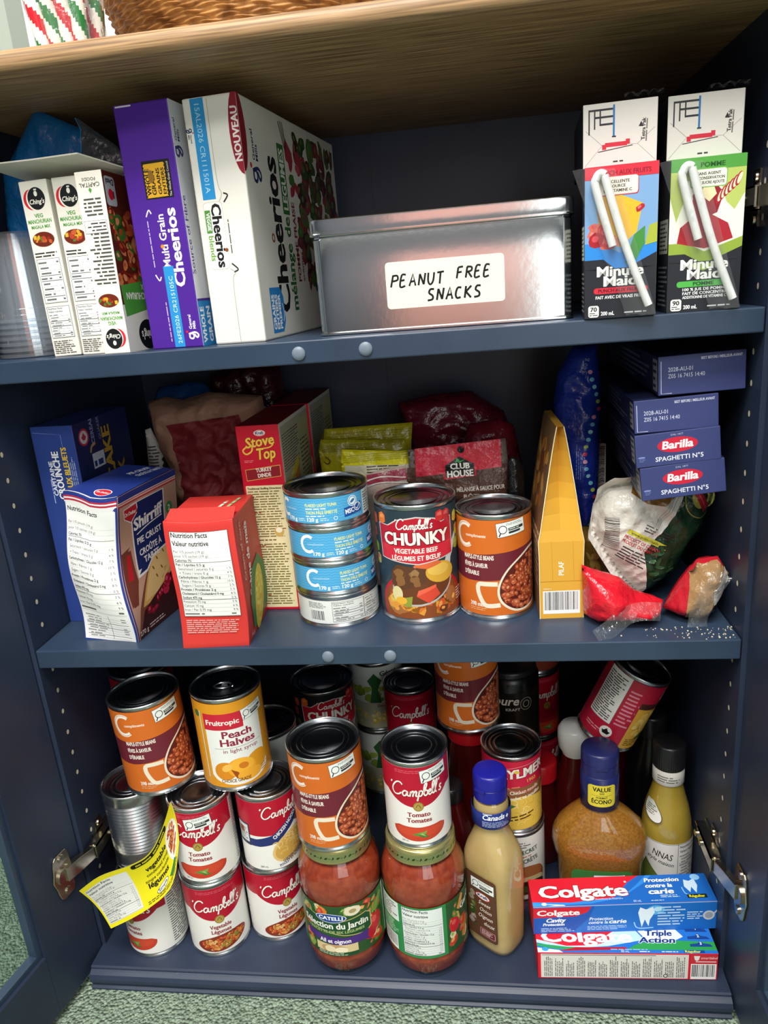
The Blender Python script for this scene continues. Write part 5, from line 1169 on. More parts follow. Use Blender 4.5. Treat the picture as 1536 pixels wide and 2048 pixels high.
for i in range(3): pa.stroke([(643 - i*2.6, 540), (630 - i*2.6, 512), (612 - i*2, 486)], .6, 'b5b2aa')
pa.ell(655, 516, 16, 18, 'a9a858').ell(655, 516, 15, 17, '22402a').ell(655, 517, 9, 10, 'b8b45c', rot=20).ell(657, 518, 4, 5, '22402a').poly([(640, 537), (647, 536), (664, 508), (658, 502)], 'b8283c').stroke([(644, 536), (661, 505)], .7, 'e06a74', n=1)
pa.blobs(lambda u, v: 606 < u < 640 and 430 < v < 474, (606, 430, 640, 474), ['2f5a38', '3a6844', '1c3a24'], 30, 5, 7, asp=(.3, .5))
bag('pasta_bag', 'dark green and white pasta bag crumpled under the blue spaghetti boxes, red tie on it', 'bag', P1, .100, .048, '1d3c27', [pa], seed=41, wr=.0045, soft=.028)
bag('red_bag', 'shiny red bag with a clear sealed end, lying right beside the pilaf box', 'bag', [(541, 466), (556, 459), (576, 452), (590, 438), (616, 428), (613, 415), (604, 411), (577, 410), (552, 410), (543, 416)], .046, .048, 'cf1c2c', seed=51, wr=.006, soft=.026)
bag('red_bag', 'red and clear bag of biscuit crumbs slumped against the right wall', 'bag', [(617, 418), (625, 434), (632, 446), (646, 466), (664, 469), (671, 458), (670, 434), (662, 415), (650, 410), (633, 410)], .050, .042, lambda x, z: 'b8202e', [Art().poly([(640, 464), (662, 468), (672, 455), (656, 432), (648, 412), (634, 411), (632, 424)], '9c7a52').poly([(655, 440), (668, 462), (672, 450), (657, 424)], 'c9c4bc').poly([(655, 412), (664, 426), (657, 430), (650, 418)], '1c0c10')], seed=52, wr=.004, soft=.024)
def ribbon(name, par, pts, wdt, m, seed):
    b = MB(); r = random.Random(seed); vs = []; fs = []; n = len(pts); q = 6
    for i, p in enumerate(pts):
        p = Vector(p); d = (Vector(pts[min(i+1, n-1)]) - Vector(pts[max(i-1, 0)])).normalized(); s = d.cross(Vector((.2, -1, .3))).normalized()
        for j in range(q): vs.append(p + s * wdt * (j/(q-1) - .5) + Vector((0, -1, .4)) * r.uniform(-.0012, .0012))
    for i in range(n-1):
        for j in range(q-1): fs.append((i*q+j, i*q+j+1, (i+1)*q+j+1, (i+1)*q+j))
    b.add(vs, fs, 'ffffff', 0, None, True); o = b.build(name, m, None); return o
o1 = [o for o in COL.objects if o.name.startswith('red_bag')]
for o, pts, w in ((o1[0], [(.549, .003, .4105), (.556, .006, .414), (.566, .012, .4195), (.577, .018, .425), (.588, .021, .428), (.600, .022, .4275), (.609, .024, .426)], .017), (o1[1], [(.640, .018, .413), (.641, .019, .424), (.647, .021, .437), (.655, .024, .450), (.663, .028, .461)], .018)):
    rb = ribbon('clear_seal', None, catmull(pts, 3), w, 'film', 5); rb.parent = o; rb.matrix_parent_inverse = Matrix.Translation(-Vector(o.location))
b = MB(); r = random.Random(8)
for i in range(90):
    x, y = r.gauss(.645, .028), r.uniform(.001, .026); s = r.uniform(.0003, .0009)
    if not (.56 < x < .672): continue
    b.lathe([(0, 0), (s, s*.3), (s*.8, s*1.1), (0, s*1.4)], 5, cx=0, cy=0); k = len(b.v) - 20
    for q in range(k, len(b.v)): v = b.v[q]; b.v[q] = (v[0] + x, v[1] + y, v[2] + Z2 + .0001)
tag(b.build('crumbs', 'crumb'), 'pale biscuit crumbs scattered on the middle shelf near the right wall', 'crumbs', kind='stuff')

# spaghetti boxes
def bar_front(w, h, logo):
    a = Art()
    if logo:
        a.ell(w*.5, h*.60, 16.5, 6.6, 'c9223c').ell(w*.5, h*.60, 16.5, 6.6, 'c9223c').text('Barilla', w*.5, h*.60-3, 6.6, 'f4f2f2', 25, 'c', .05, .12).text('DAL 1877', w*.5, h*.9-.6, 1.5, 'b9bdd8', 10, 'c').text('SPAGHETTI N°5', w*.5+1, 4.2, 3.8, 'e6e8f2', 39, 'c', .015)
        a.ell(5, 9, 3, .9, '7c88c0').dashes(3, 5, 5, 4, 3, '6c78b4', seed=2)
    else:
        a.text('BEST BEFORE / MEILLEUR AVANT', w-3, h-5, 2.1, 'c6cae0', 32, 'r', .03).text('2028-AU-01', 8, h-13, 3.4, 'd0d4e8', 19.5, bold=.0, rot=0).text('Z05 16 7415 14:40', 8, h-18.4, 3.4, 'd0d4e8', 29)
        a.stroke([(2.4, h-4), (2.4, 1.6), (11, 1.6)], .5, 'c9cce4', n=1)
    return a
def bar_left(d, h): a = Art(); a.rect(d-20, 3, d-3, h-3, '8f9098').dashes(d-19, 4, 14, h-8, 4, '33343c', seed=3).dashes(8, 3, d-36, h-8, 5, '646a8c', seed=5, fill=.5); return a
for L, z, w, h, yaw, roll, lg, lab in (((.5900, .024), .5325, .0695, .0300, -2, -.105, 1, 'blue spaghetti box with a red oval badge, lowest of the pile on the pasta bag'),
        ((.5842, .024), .5625, .0695, .0290, -2, -.085, 1, 'blue spaghetti box with a red oval badge, second from the bottom of the pile'),
        ((.5825, .026), .5925, .0680, .0285, -2, -.055, 0, 'blue spaghetti box showing a best-before date, second from the top of the pile'),
        ((.6005, .024), .6245, .0690, .0325, -1, -.035, 0, 'blue spaghetti box showing a best-before date, topmost of the pile against the right wall')):
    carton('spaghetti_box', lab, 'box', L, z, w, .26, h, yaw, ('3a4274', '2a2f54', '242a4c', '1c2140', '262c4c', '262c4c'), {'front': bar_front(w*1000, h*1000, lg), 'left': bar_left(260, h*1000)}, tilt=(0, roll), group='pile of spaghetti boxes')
# ============================================================ bottom shelf: cans
def bottle_can_y(Hl): return None
CH, CR = .098, .034
can('soup_can', 'red tomato soup can lowest at the far left, under the peeled yellow label', 'can', .0585, .018, ZB, CR, CH, camp_art('tomato'), 'eeece6', -56)
can('soup_can', 'vegetable soup can standing on the cupboard floor, second column from the left', 'can', .1318, .022, ZB, CR, CH, camp_art('veg'), 'eeece6', 0)
can('soup_can', 'vegetable soup can on the cupboard floor, beside the left sauce jar', 'can', .1965, .045, ZB, CR, CH, camp_art('veg'), 'eeece6', 16)
def veg_label():
    a = Art(); a.dashes(0, 0, 1, 1, 1, 'e6d800'); return a
t = can('soup_can', 'bare ribbed steel can whose yellow paper label is peeling off, at the far left', 'can', .0500, .040, ZB + CH, CR, CH, None, ribs=True, paper=False)
def tomL(Hl):
    a = camp_art('tomato')(Hl); a.sticker(-10, Hl - 22, 7, .95); return a
can('soup_can', 'tomato soup can with a tracking sticker, stacked on the left vegetable soup can', 'can', .1330, .0235, ZB + CH, CR, CH, tomL, 'eeece6', -18)
can('soup_can', 'chicken noodle soup can with a blue band, under the peach can', 'can', .2025, .042, ZB + CH, CR, CH, camp_art('noodle'), 'eeece6', -4)
can('bean_can', 'orange bean can perched on the bare steel can, top left of the bottom compartment', 'can', .0845, .046, ZB + 2*CH + .0018, .038, .1085, bean_art, 'cf6a24', 4, tilt=(.01, -.035))
can('fruit_can', 'yellow peach halves can with a ring pull, on top of two soup cans', 'can', .1695, .056, ZB + 2*CH + .0005, .038, .1115, peach_art, 'dc9622', 0, tab=True)
# peeled label, curling to the left
def peel():
    b = MB(); ph0 = facing(.05, .04)
    A = catmull([(.0087, -.034, .1422), (.0382, -.036, .1649), (.0729, -.032, .1764), (.0932, -.026, .1874), (.1068, -.016, .2107), (.1180, -.0105, .2387)], 4)      # upper edge
    B = catmull([(.0363, -.036, .0946), (.0618, -.036, .1087), (.0837, -.032, .1209), (.1033, -.026, .1356), (.1117, -.018, .1526), (.1195, -.0115, .1889)], 4)     # lower edge
    n = len(A)
    def mp(u, v, o):
        t = min(max(u / 130, 0), .9999) * (n - 1); i = int(t); f = t - i
        a = Vector(A[i]).lerp(Vector(A[i+1]), f); c = Vector(B[i]).lerp(Vector(B[i+1]), f); k = v / 70
        p = c.lerp(a, k); p.y += .004 * math.sin(PI * k) ; return p + Vector((0, -1, .25)) * o
    base = Art(); base.rect(0, 0, 130, 70, 'e6d91e')
    base.emit(b, mp, 5, 6, smooth=True); bk = Art(); bk.rect(0, 0, 130, 70, 'd8d5c8'); bk.emit(b, lambda u, v, o: mp(u, v, -.0006), 5, 6, smooth=True)
    a = Art(); a.nutri(3, 5, 42, 58, 14, 4, bg='dfe0da', border=False).rrect(50, 61, 108, 68, 3, '14150f').text('no name  sans nom', 79, 62.8, 3.4, 'e6d91e', 48, 'c', .05)
    a.text('vegetable', 62, 47, 7, '14150f', 36, bold=.04).text('condensed soup', 60, 39, 4.4, '14150f', 38, bold=.01).text('soupe condensée', 56, 31, 4.4, '14150f', 40, bold=.01).text('légumes', 58, 22, 7.4, '14150f', 34, bold=.04)
    a.ell(112, 36, 14, 24, 'f0ede0', rot=8).blobs(lambda u, v: ((u-112)/12)**2 + ((v-37)/21)**2 < 1, (98, 12, 126, 60), ['b8442a', 'c86a30', '9a3420', 'd89a50'], 60, 3.6, 3, hi=['e09a60']).ell(76, 13, 11, 4.4, '14150f', rot=14).ell(76, 13, 10.3, 3.8, 'efeee6', rot=14).text('Simple', 76, 11.4, 4, '14150f', 16, 'c', .02, rot=14)
    a.poly([(90, 12), (108, 16), (112, 10), (98, 6)], '2f7a3c').dashes(52, 3, 70, 5, 2, '55501c', seed=4); a.emit(b, mp, 5, 6, smooth=True, base=1.5e-4)
    o = b.build('peeling_label', 'paper', None); o.parent = t; o.matrix_parent_inverse = Matrix.Translation(-Vector(t.location)); o['label'] = 'yellow no name vegetable soup label hanging loose'
peel()
def dark_art(Hl):
    a = Art(); a.rect(-40, 18, 10, 60, 'c9c3ac').rect(-38, 20, 8, 58, '3c2018').blobs(lambda u, v: -36 < u < 6 and 22 < v < 56, (-36, 22, 6, 56), ['8a4a34', '5c2a1c', 'b08a5a'], 24, 5, 3).dashes(-40, 66, 50, 24, 6, 'c8808a', seed=2); return a
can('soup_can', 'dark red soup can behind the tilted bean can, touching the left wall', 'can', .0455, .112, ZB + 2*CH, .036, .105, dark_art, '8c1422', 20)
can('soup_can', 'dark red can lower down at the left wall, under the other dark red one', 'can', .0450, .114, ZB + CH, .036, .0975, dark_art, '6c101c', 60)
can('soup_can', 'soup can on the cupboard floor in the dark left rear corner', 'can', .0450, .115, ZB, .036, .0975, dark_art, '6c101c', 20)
def gg(kind):
    def f(Hl):
        a = Art()
        if kind == 0: a.rect(-110, 0, 110, Hl, 'cfdad6').text('Géant', 2, 40, 8, '1c5c44', 30, bold=.05).text('Vert', 6, 30, 8, '1c5c44', 20, bold=.05); return a
        a.rect(-120, 0, 120, Hl, 'b9b59c').rect(-120, Hl*.42, 120, Hl, 'cdd3cc').text('Géant', 2, Hl-14, 7, '24543c', 26, bold=.05).text('Vert', 8, Hl-23, 7, '24543c', 18, bold=.05)
        a.blobs(lambda u, v: -45 < u < 40 and Hl*.42 < v < Hl*.72, (-45, Hl*.42, 40, Hl*.74), ['8aa23c', '9fb04c', '6c8a2c'], 46, 6, 3)
        a.poly([(-14, Hl*.42), (-10, Hl*.66), (-16, Hl*.78), (-6, Hl*.9), (4, Hl*.78), (-2, Hl*.64), (2, Hl*.42)], '2c5a30')
        a.blobs(lambda u, v: -45 < u < 40 and 4 < v < Hl*.3, (-45, 4, 40, Hl*.3), ['d8c46c', 'c9b050', 'e2d48c'], 60, 5, 5, hi=['eadf9c']).text('Deux couleurs', -4, Hl*.35, 4, '7a3a3a', 34, bold=.02)
        return a
    return f
can('vegetable_can', 'teal and white vegetable can half hidden behind the peach can', 'can', .1765, .141, ZB + CH, .038, .105, gg(0), 'cfdad6', 24)
can('soup_can', 'soup can on the floor of the cupboard, under the teal and white vegetable can', 'can', .1765, .141, ZB, .036, .0975, camp_art('veg'), 'eeece6', 10)
can('soup_can', 'chunky soup can at the back with orange vegetables on black, behind the front bean can', 'can', .2345, .2145, ZB + CH, .0412, .1225, chunky_art, '1d2226', 16)
can('vegetable_can', 'green corn can on the floor under the rear chunky soup can', 'can', .2345, .2145, ZB, .0405, .0975, gg(1), 'b9b59c', 20)
for k in range(2):
    can('vegetable_can', ['lower', 'upper'][k] + ' broccoli and corn can of the column seen between the two front stacks', 'can', .2925, .300, ZB + k * .1055, .038, .105, gg(1), 'b9b59c', 3, 'column of broccoli and corn cans')
can('soup_can', 'red and white soup can at the back, seen above the front tomato soup can', 'can', .3440, .2440, ZB + CH, CR, .1, camp_art('tomato'), 'b5122e', 0)
can('vegetable_can', 'corn can on the floor at the back, carrying the rear red and white soup can', 'can', .3440, .2440, ZB, .0335, .0975, gg(1), 'b9b59c', 10)
def pc_art(Hl):
    a = Art(); a.rect(-18, Hl-18, -9, Hl-7, 'c42430').stroke([(-16, Hl-15), (-13, Hl-9), (-12, Hl-15)], 1, 'f2efe8').dashes(-6, Hl-16, 22, 9, 3, '5a5a56', seed=2)
    a.text('NOT-SO-SECRET', -26, Hl-30, 5.4, '2f4a3a', 52, bold=.04, rot=10).dashes(-20, Hl-34, 40, 3, 1, 'c05a3c', rot=10, seed=4).text('PAS TRÈS SECRÈTE', -28, Hl-43, 5.4, '2f4a3a', 54, bold=.04, rot=10)
    a.ell(10, 26, 26, 20, '8a4a2c', rot=10).ell(10, 32, 23, 13, 'b0683c', rot=10).ell(12, 24, 22, 7, 'd8c08c').ell(12, 16, 24, 9, '3c2418').blobs(lambda u, v: -12 < u < 32 and 8 < v < 20, (-12, 8, 32, 20), ['6a4a2c', '8a2a20', '4a5a2c'], 20, 4, 3); return a
can('sauce_can', 'white can of sloppy sandwich sauce under the chicken noodle can with the big red top', 'can', .4735, .109, ZB, .0345, .098, pc_art, 'e2dfd8', 4)
def aylmer_art(Hl):
    a = Art(); a.rect(-110, 0, 110, 56, 'e0bb58').rect(-110, 0, -28, 56, '4a2a1c'); a.poly([(-110, 62), (-30, 62), (-12, 55), (8, 52), (28, 56), (40, 68), (44, 82), (40, Hl), (-110, Hl)], 'c81e3e').poly([(44, Hl), (41, 62), (30, 47), (48, 44), (60, Hl)], '6c5a24')
    a.ell(8, 20, 33, 28, 'cfa244').ell(8, 22, 30, 24, 'e6c24e').poly([(-20, 40), (-14, 54), (26, 58), (40, 50), (34, 38), (4, 44)], '8a5a34')
    a.text('Chicken noodle', 8, 48.5, 4.2, 'f4ecd8', 36, 'c', .03, rot=6).text('Poulet et nouilles', 8, 41, 4.2, 'f4ecd8', 42, 'c', .03, rot=6)
    r = random.Random(5)
    for i in range(26): x, y, t = r.uniform(-14, 28), r.uniform(6, 34), r.uniform(0, PI); a.stroke([(x, y), (x+5*math.cos(t), y+5*math.sin(t)), (x+8*math.cos(t+.6), y+8*math.sin(t+.6))], .9, r.choice(['efd67c', 'd9ae3c', 'f2de94']), n=3)
    a.poly([(-22, 34), (-14, 38), (-10, 34), (-4, 32), (-10, 28), (-18, 27)], '3c7a34').dashes(-12, 10, 34, 8, 2, '4a3a10', rot=10, seed=3)
    a.text('AYLMER', 6, 69, 11, 'f4ece2', 60, 'c', .06, rot=5, shear=.1, outline=('7c0c20', .04)).text('1903', 10, 61, 4, 'e8a85a', 12, rot=5, bold=.02).dashes(-8, 54.5, 14, 3, 1, 'e08a6a', rot=5, seed=2).stroke([(-28, 60), (-18, 78), (20, 84), (42, 78)], .7, 'e88a96').poly([(-6, 76), (-2, 79), (2, 75), (-2, 74)], 'd9c24c').stroke([(-24, 56), (8, 50), (36, 56)], .8, 'e86a7c')
    a.rect(62, 0, 78, Hl, 'e9e4da').dashes(63, 2, 14, Hl-6, 16, '55504a', seed=4); return a
can('soup_can', 'chicken noodle soup can with a bold white arched name on its red top half', 'can', .4715, .109, ZB + .0982, CR, .1, aylmer_art, 'c81e3e', 13)
can('bean_can', 'orange bean can at the back standing on a dark red sauce bottle', 'can', .4240, .163, .2265, .038, .1085, bean_art, 'cf6a24', 4)
can('soup_can', 'brownish orange can at the back, right of the black-labelled bottle', 'can', .5110, .288, ZB + 2*CH, CR, CH, lambda H: Art().rect(-110, 0, 110, H*.5, '8a3a2c').blobs(lambda u, v: -30 < u < 30 and 30 < v < 80, (-30, 30, 30, 80), ['b8863c', '8a5a24'], 20, 7, 3), '9c6a2c', 0)
for k in range(2): can('soup_can', ['bottommost', 'second lowest'][k] + ' can of the dark rear column right of the red sauce bottles', 'can', .5110, .288, ZB + k*CH, CR, CH*.998, camp_art('tomato'), 'b5122e', 30)
def tilt_art(Hl):
    a = Art(); a.rect(-34, 24, -4, Hl, '55504c').rect(-33.6, 24.4, -4.4, Hl, 'e9e6e2').dashes(-32, 26, 26, Hl-30, 20, '2c2a2c', seed=3).dashes(-1, 26, 16, 50, 10, 'e08aa0', seed=5)
    a.ell(-4, 14, 7, 7, 'eeeae4').poly([(-4, 18.5), (-1.5, 15), (1, 15), (-1, 11), (-7, 11), (-9, 15), (-6.5, 15)], '1c1c1c').rect(16, 0, 52, 56, 'd8a43c').rect(16, 56, 52, 64, '4a2420').blobs(lambda u, v: 18 < u < 50 and 16 < v < 54, (18, 16, 50, 54), ['e6bc58', 'c88a2c', 'eccb78'], 40, 5, 3).poly([(30, 14), (40, 24), (50, 12)], '3c5a28').dashes(20, 4, 20, 10, 4, '3c2c10', seed=7).dashes(-30, 8, 20, 6, 2, 'e8a0a8', seed=1)
    campbells(a, 40, 66, 50); return a
can('soup_can', 'toppled red soup can leaning at an angle on top of the blue cap', 'can', .581, .1425, .2200, CR, CH, tilt_art, 'b81c3a', -6, tilt=(.08, .40))

# ============================================================ jars and bottles
def jar(name, label, x, y, art, ph):
    t = thing(name, label, 'jar', (x, y, ZB)); R = .0445
    pr = [(0, .002), (.034, .002), (.0385, .0), (.0405, .003), (.0425, .010), (.0432, .02), (R, .024), (R, .026), (.0438, .028), (.0438, .098), (R, .101), (R, .112), (.0438, .120), (.041, .130), (.0370, .137), (.0335, .141), (.0325, .144), (.0325, .150)]
    b = MB(); b.lathe(pr, 72); b.build('glass_jar', 'glass', t, sharp=1.2)
    b = MB(); b.lathe([(0, .0045), (.036, .0045), (.0395, .008)] + [(r - .0015, z) for r, z in pr[5:14]] + [(.036, .1375), (0, .138)], 72); b.build('tomato_sauce', 'sauce', t, sharp=1)
    b = MB(); b.lathe([(.0345, .142), (.0362, .1425), (.0368, .144), (.0360, .1455), (.0362, .156), (.0355, .1585), (.034, .1592), (.031, .1592), (.0295, .158), (0, .158)], 60, 'b9b27a')
    a = Art(); a.rect(-115, 1.2, 115, 10.6, 'a9b07a')
    for i in range(18):
        x0 = -112 + i * 12.6; a.poly([(x0, 4), (x0+2, 8.4), (x0+4, 4), (x0+3, 6)], '3c5a34').ell(x0+7, 6, 1.9, 1.1, '3c5a34', rot=30).rect(x0+9.4, 5.4, x0+12, 6.2, '5f7a44')
    a.emit(b, cylmap(.0364, 0, .1440), 5, None); b.build('lid', 'gold', t, sharp=.8)
    b = MB(); mp = cylmap(R - .0001, facing(x, y) + math.radians(ph), .032); C2 = PI * R * 1000
    a = art(); a.emit(b, mp, 2*C2/60, None, clip=(-C2, 0, C2, 66)); b.build('paper_label', 'gloss', t)
def veg_bits(a, x0, y0, x1, y1, seed):
    a.blobs(lambda u, v: x0 < u < x1 and y0 < v < y1, (x0, y0, x1, y1), ['c8402c', 'd87a2c', '5f8a34', 'e0d0a8', '3f6a2c', 'b82c24', '88a848', '3a5a28'], 46, 6, seed, hi=['e0705a', 'e8a860', '8ab050'])
def cat_front():
    a = Art(); a.rect(-137, 0, 137, 65, '3a7a34'); a.poly([(-52, 0), (-52, 65), (44, 65), (52, 30), (48, 0)], '2a5228'); veg_bits(a, -50, 2, -34, 62, 3); veg_bits(a, -36, 50, 34, 65, 4); veg_bits(a, 26, 2, 50, 62, 5)
    a.ell(38, 28, 9, 11, 'c8242c', rot=-20).ell(36, 32, 4, 4, 'e05a50').ell(30, 18, 8, 7, 'b81c28').poly([(34, 44), (48, 60), (52, 56), (40, 40)], '7a9a3c').ell(12, 57, 9, 6, 'e6dcc0').ell(12, 57, 4, 2.6, 'b09a6a')
    a.poly([(-48, 34), (-50, 52), (-40, 53), (0, 46), (26, 50), (32, 46), (32, 28), (26, 24), (0, 27), (-46, 38)], 'c8b878').poly([(-47, 35), (-49, 51), (-39, 52), (0, 45.2), (26, 49), (31, 45.4), (31, 28.6), (25, 25), (0, 28), (-45, 38)], '1c4a28')
    a.text('Sélection du Jardin', -9, 36, 7.4, 'f0f0e6', 74, 'c', .03, curve=-.0).text('RECETTE DE SIX LÉGUMES', -7, 30, 3.2, 'a9b878', 60, 'c', .05)
    a.ell(-12, 49.5, 17, 5.6, 'd8dde6').ell(-12, 49.5, 16, 4.9, '1f3f8c').text('CATELLI', -12, 47.4, 4.4, 'f2f4f8', 26, 'c', .06)
    a.poly([(-42, 20), (-44, 29), (0, 24), (28, 26), (26, 16), (30, 12), (22, 15), (0, 14)], '4a2a7c').text('Ail et oignon', -10, 17, 5, 'f0ecf4', 34, 'c', .03)
    a.rect(-32, 0, 14, 15, 'd8c492').ell(-12, 9, 14, 6, 'c09a6a').ell(-16, 9, 6, 4.4, 'e6d8b0').ell(-4, 8, 7, 4, 'efe4c4').rect(-32, 0, 14, 5, '1c4a28').dashes(-30, .6, 42, 4, 2, 'c8d0b4', seed=2)
    a.rect(54, 0, 58, 65, 'cfd8cc').dashes(60, 4, 30, 56, 14, 'd0dccc', seed=3); return a
def cat_back():
    a = Art(); a.rect(-137, 0, 137, 65, '2f8a4c'); a.rect(-70, 40, -28, 64, 'dfe8e2').dashes(-68, 42, 38, 20, 7, '3c4a44', seed=3).dashes(-62, 22, 34, 16, 7, 'b4d8c0', seed=5).barcode(-58, 1, 26, 19, 4)
    a.nutri(-24, 3, 44, 60, 15, 6, bg='e6ece8').rect(24, 0, 80, 65, '2a5228'); veg_bits(a, 25, 2, 60, 62, 6); a.ell(34, 32, 7, 9, 'c8242c').ell(33, 36, 3, 3, 'e05a50').poly([(42, 36), (40, 56), (56, 62), (60, 34)], '1c4a28').text('Garden', 44, 44, 7, 'f0f0e6', 30, bold=.04, rot=10)
    a.poly([(44, 8), (52, 30), (56, 28), (50, 6)], 'd87a2c').poly([(38, 50), (46, 64), (50, 60), (42, 46)], 'e09a4c'); return a
jar('sauce_jar', 'left tomato sauce jar with its garden label facing out, bean can on its lid', .2832, .0125, cat_front, -6)
jar('sauce_jar', 'right tomato sauce jar with its nutrition table facing out, tomato soup can on its lid', .3725, .0135, cat_back, -4)
ZJ = ZB + .1594
can('bean_can', 'orange bean can with a dented rim on the left sauce jar', 'can', .2820, .0125, ZJ, .038, .1085, bean_art, 'cf6a24', 0, tilt=(-.01, -.012))
def tomF(Hl):
    a = camp_art('tomato')(Hl); a.sticker(4, Hl - 19, 6, .98); return a
can('soup_can', 'tomato soup can with a tracking sticker on the right sauce jar', 'can', .3727, .0155, ZJ, CR, .1005, tomF, 'eeece6', 0)

def loft(b, rings, n=56, col='ffffff', colf=None):
    vs = []; fs = []; cs = []
    for z, rx, ry, e in rings:
        for j in range(n):
            a = 2*PI*(j+.5)/n; c, s = math.cos(a), math.sin(a)
            vs.append((rx*math.copysign(abs(c)**(2/e), c), ry*math.copysign(abs(s)**(2/e), s), z))
    for i in range(len(rings)-1):
        for j in range(n):
            k = (j+1) % n; fs.append((i*n+j, i*n+k, (i+1)*n+k, (i+1)*n+j))
            if colf: cs.append(colf((rings[i][0]+rings[i+1][0])/2))
    b.add(vs, fs, cs if colf else col, 0, None, True)
    b.add([vs[j] for j in range(n)], [tuple(range(n))[::-1]], col if not colf else colf(rings[0][0])); b.add(vs[-n:], [tuple(range(n))], col if not colf else colf(rings[-1][0]))
def cap(t, z0, z1, r, col, name='cap', flip=True, m='plastic', rib=False):
    b = MB(); b.lathe([(r, z0), (r, z1-.003), (r-.001, z1-.001), (r-.003, z1), (0, z1)], 72 if not rib else 96, col, xs=(lambda a, q, z: (q*(1+.012*math.cos(48*a))*math.cos(a), q*(1+.012*math.cos(48*a))*math.sin(a))) if rib else None)
    if flip:
        b.lathe([(r+.0002, z0+(z1-z0)*.46), (r-.0006, z0+(z1-z0)*.48), (r+.0002, z0+(z1-z0)*.5)], 60, '101040' if col != 'f0efe9' else 'b8b8b4')
        b.box(-.006, -r-.0008, z0+(z1-z0)*.40, .006, -r+.004, z0+(z1-z0)*.50, col)
    b.build(name, m, t, sharp=.7)
# squeeze bottle of onion dressing
t = thing('dressing_bottle', 'creamy onion dressing bottle, blue cap and brown label, right of the sauce jars', 'bottle', (.4470, .0290, ZB), (0, 0, math.radians(-37)))
rg = [(0, .020, .016, 3), (.002, .0245, .020, 3.2), (.010, .0262, .0215, 3.6), (.02, .0262, .0215, 3.8), (.112, .0272, .0222, 3.8), (.128, .027, .022, 3.4), (.140, .0245, .0205, 2.9), (.152, .0205, .0185, 2.4), (.163, .0172, .0168, 2.1), (.170, .0165, .0163, 2), (.176, .0172, .0172, 2), (.199, .0172, .0172, 2), (.205, .0165, .0165, 2), (.210, .0135, .0135, 2)]
rg = [(z * .91, x * 1.11, y * 1.11, e) for z, x, y, e in rg]
b = MB(); loft(b, rg); b.build('plastic_bottle', 'glass', t, sharp=1.4)
b = MB(); loft(b, [(z + (.002 if i == 0 else 0), x - .0011, y - .0011, e) for i, (z, x, y, e) in enumerate(rg[:13])]); b.build('onion_dressing', 'dress', t, sharp=1.4)
b = MB(); a = Art(); a.rrect(-19.5, 22, 19.5, 112, 4, '4a2e20').rrect(-18.7, 22.8, 18.7, 111.2, 3.5, '5c3c2a')
a.blobs(lambda u, v: -18 < u < -6 and 24 < v < 100, (-18, 24, -6, 100), ['3c4a24', '7a5a4c', '9c8a80', '55302c', '5f6a34'], 36, 5, 3, hi=['b0a094', '7a8a4c'])
a.sticker(-12, 92, 0, .95).ell(3, 84, 9.5, 4.6, 'c9263c').ell(3, 84, 8.4, 3.8, 'f0eee8').text('Kraft', 3, 82.2, 4, '1c2c6c', 13, 'c', .06)
for i, (s, x) in enumerate((('Sweet', -3), ('Onion', -2), ('Oignon', -4), ('doux', 3))): a.text(s, x, 71.5 - i * 9.4, 5.4, 'eee6da', (15, 15, 18, 13)[i], shear=.25, bold=.005)
a.rrect(-2, 27, 17, 37, 1.5, 'd8a8a8').rrect(-1.5, 27.5, 16.5, 36.5, 1.2, '6a2a30').dashes(0, 28.6, 15, 7, 4, 'e6ccc8', seed=3)
def fm(u, v, o):
    return Vector((u/1000, -.02478 * (1 - abs(u/1000/.0303) ** 3.8) ** (1/3.8) - .0003 - o, v/1000 * .91))
a.emit(b, fm, 4, 12, smooth=True); b.build('paper_label', 'gloss', t)
b = MB(); b.lathe([(.0201, .1605), (.0205, .161), (.0205, .1795), (.0201, .180)], 60, '1f2f78'); a = Art(); a.text('Canada', -8, 12, 6, 'f0f2f8', 24, shear=.25, bold=.03).poly([(18, 13), (20, 16), (22, 13), (20, 11)], 'f0f2f8').dashes(-8, 3, 34, 7, 4, 'a9b4d8', seed=2).dashes(30, 4, 12, 14, 5, 'c9d0e6', seed=5).dashes(-7, 17.5, 14, 2.6, 1, 'd0d6ea', seed=6)
a.emit(b, cylmap(.0206, .55, .1605), 2.5); b.build('neck_band', 'gloss', t, sharp=1)
cap(t, .1895, .2195, .0175, '1c1c86')
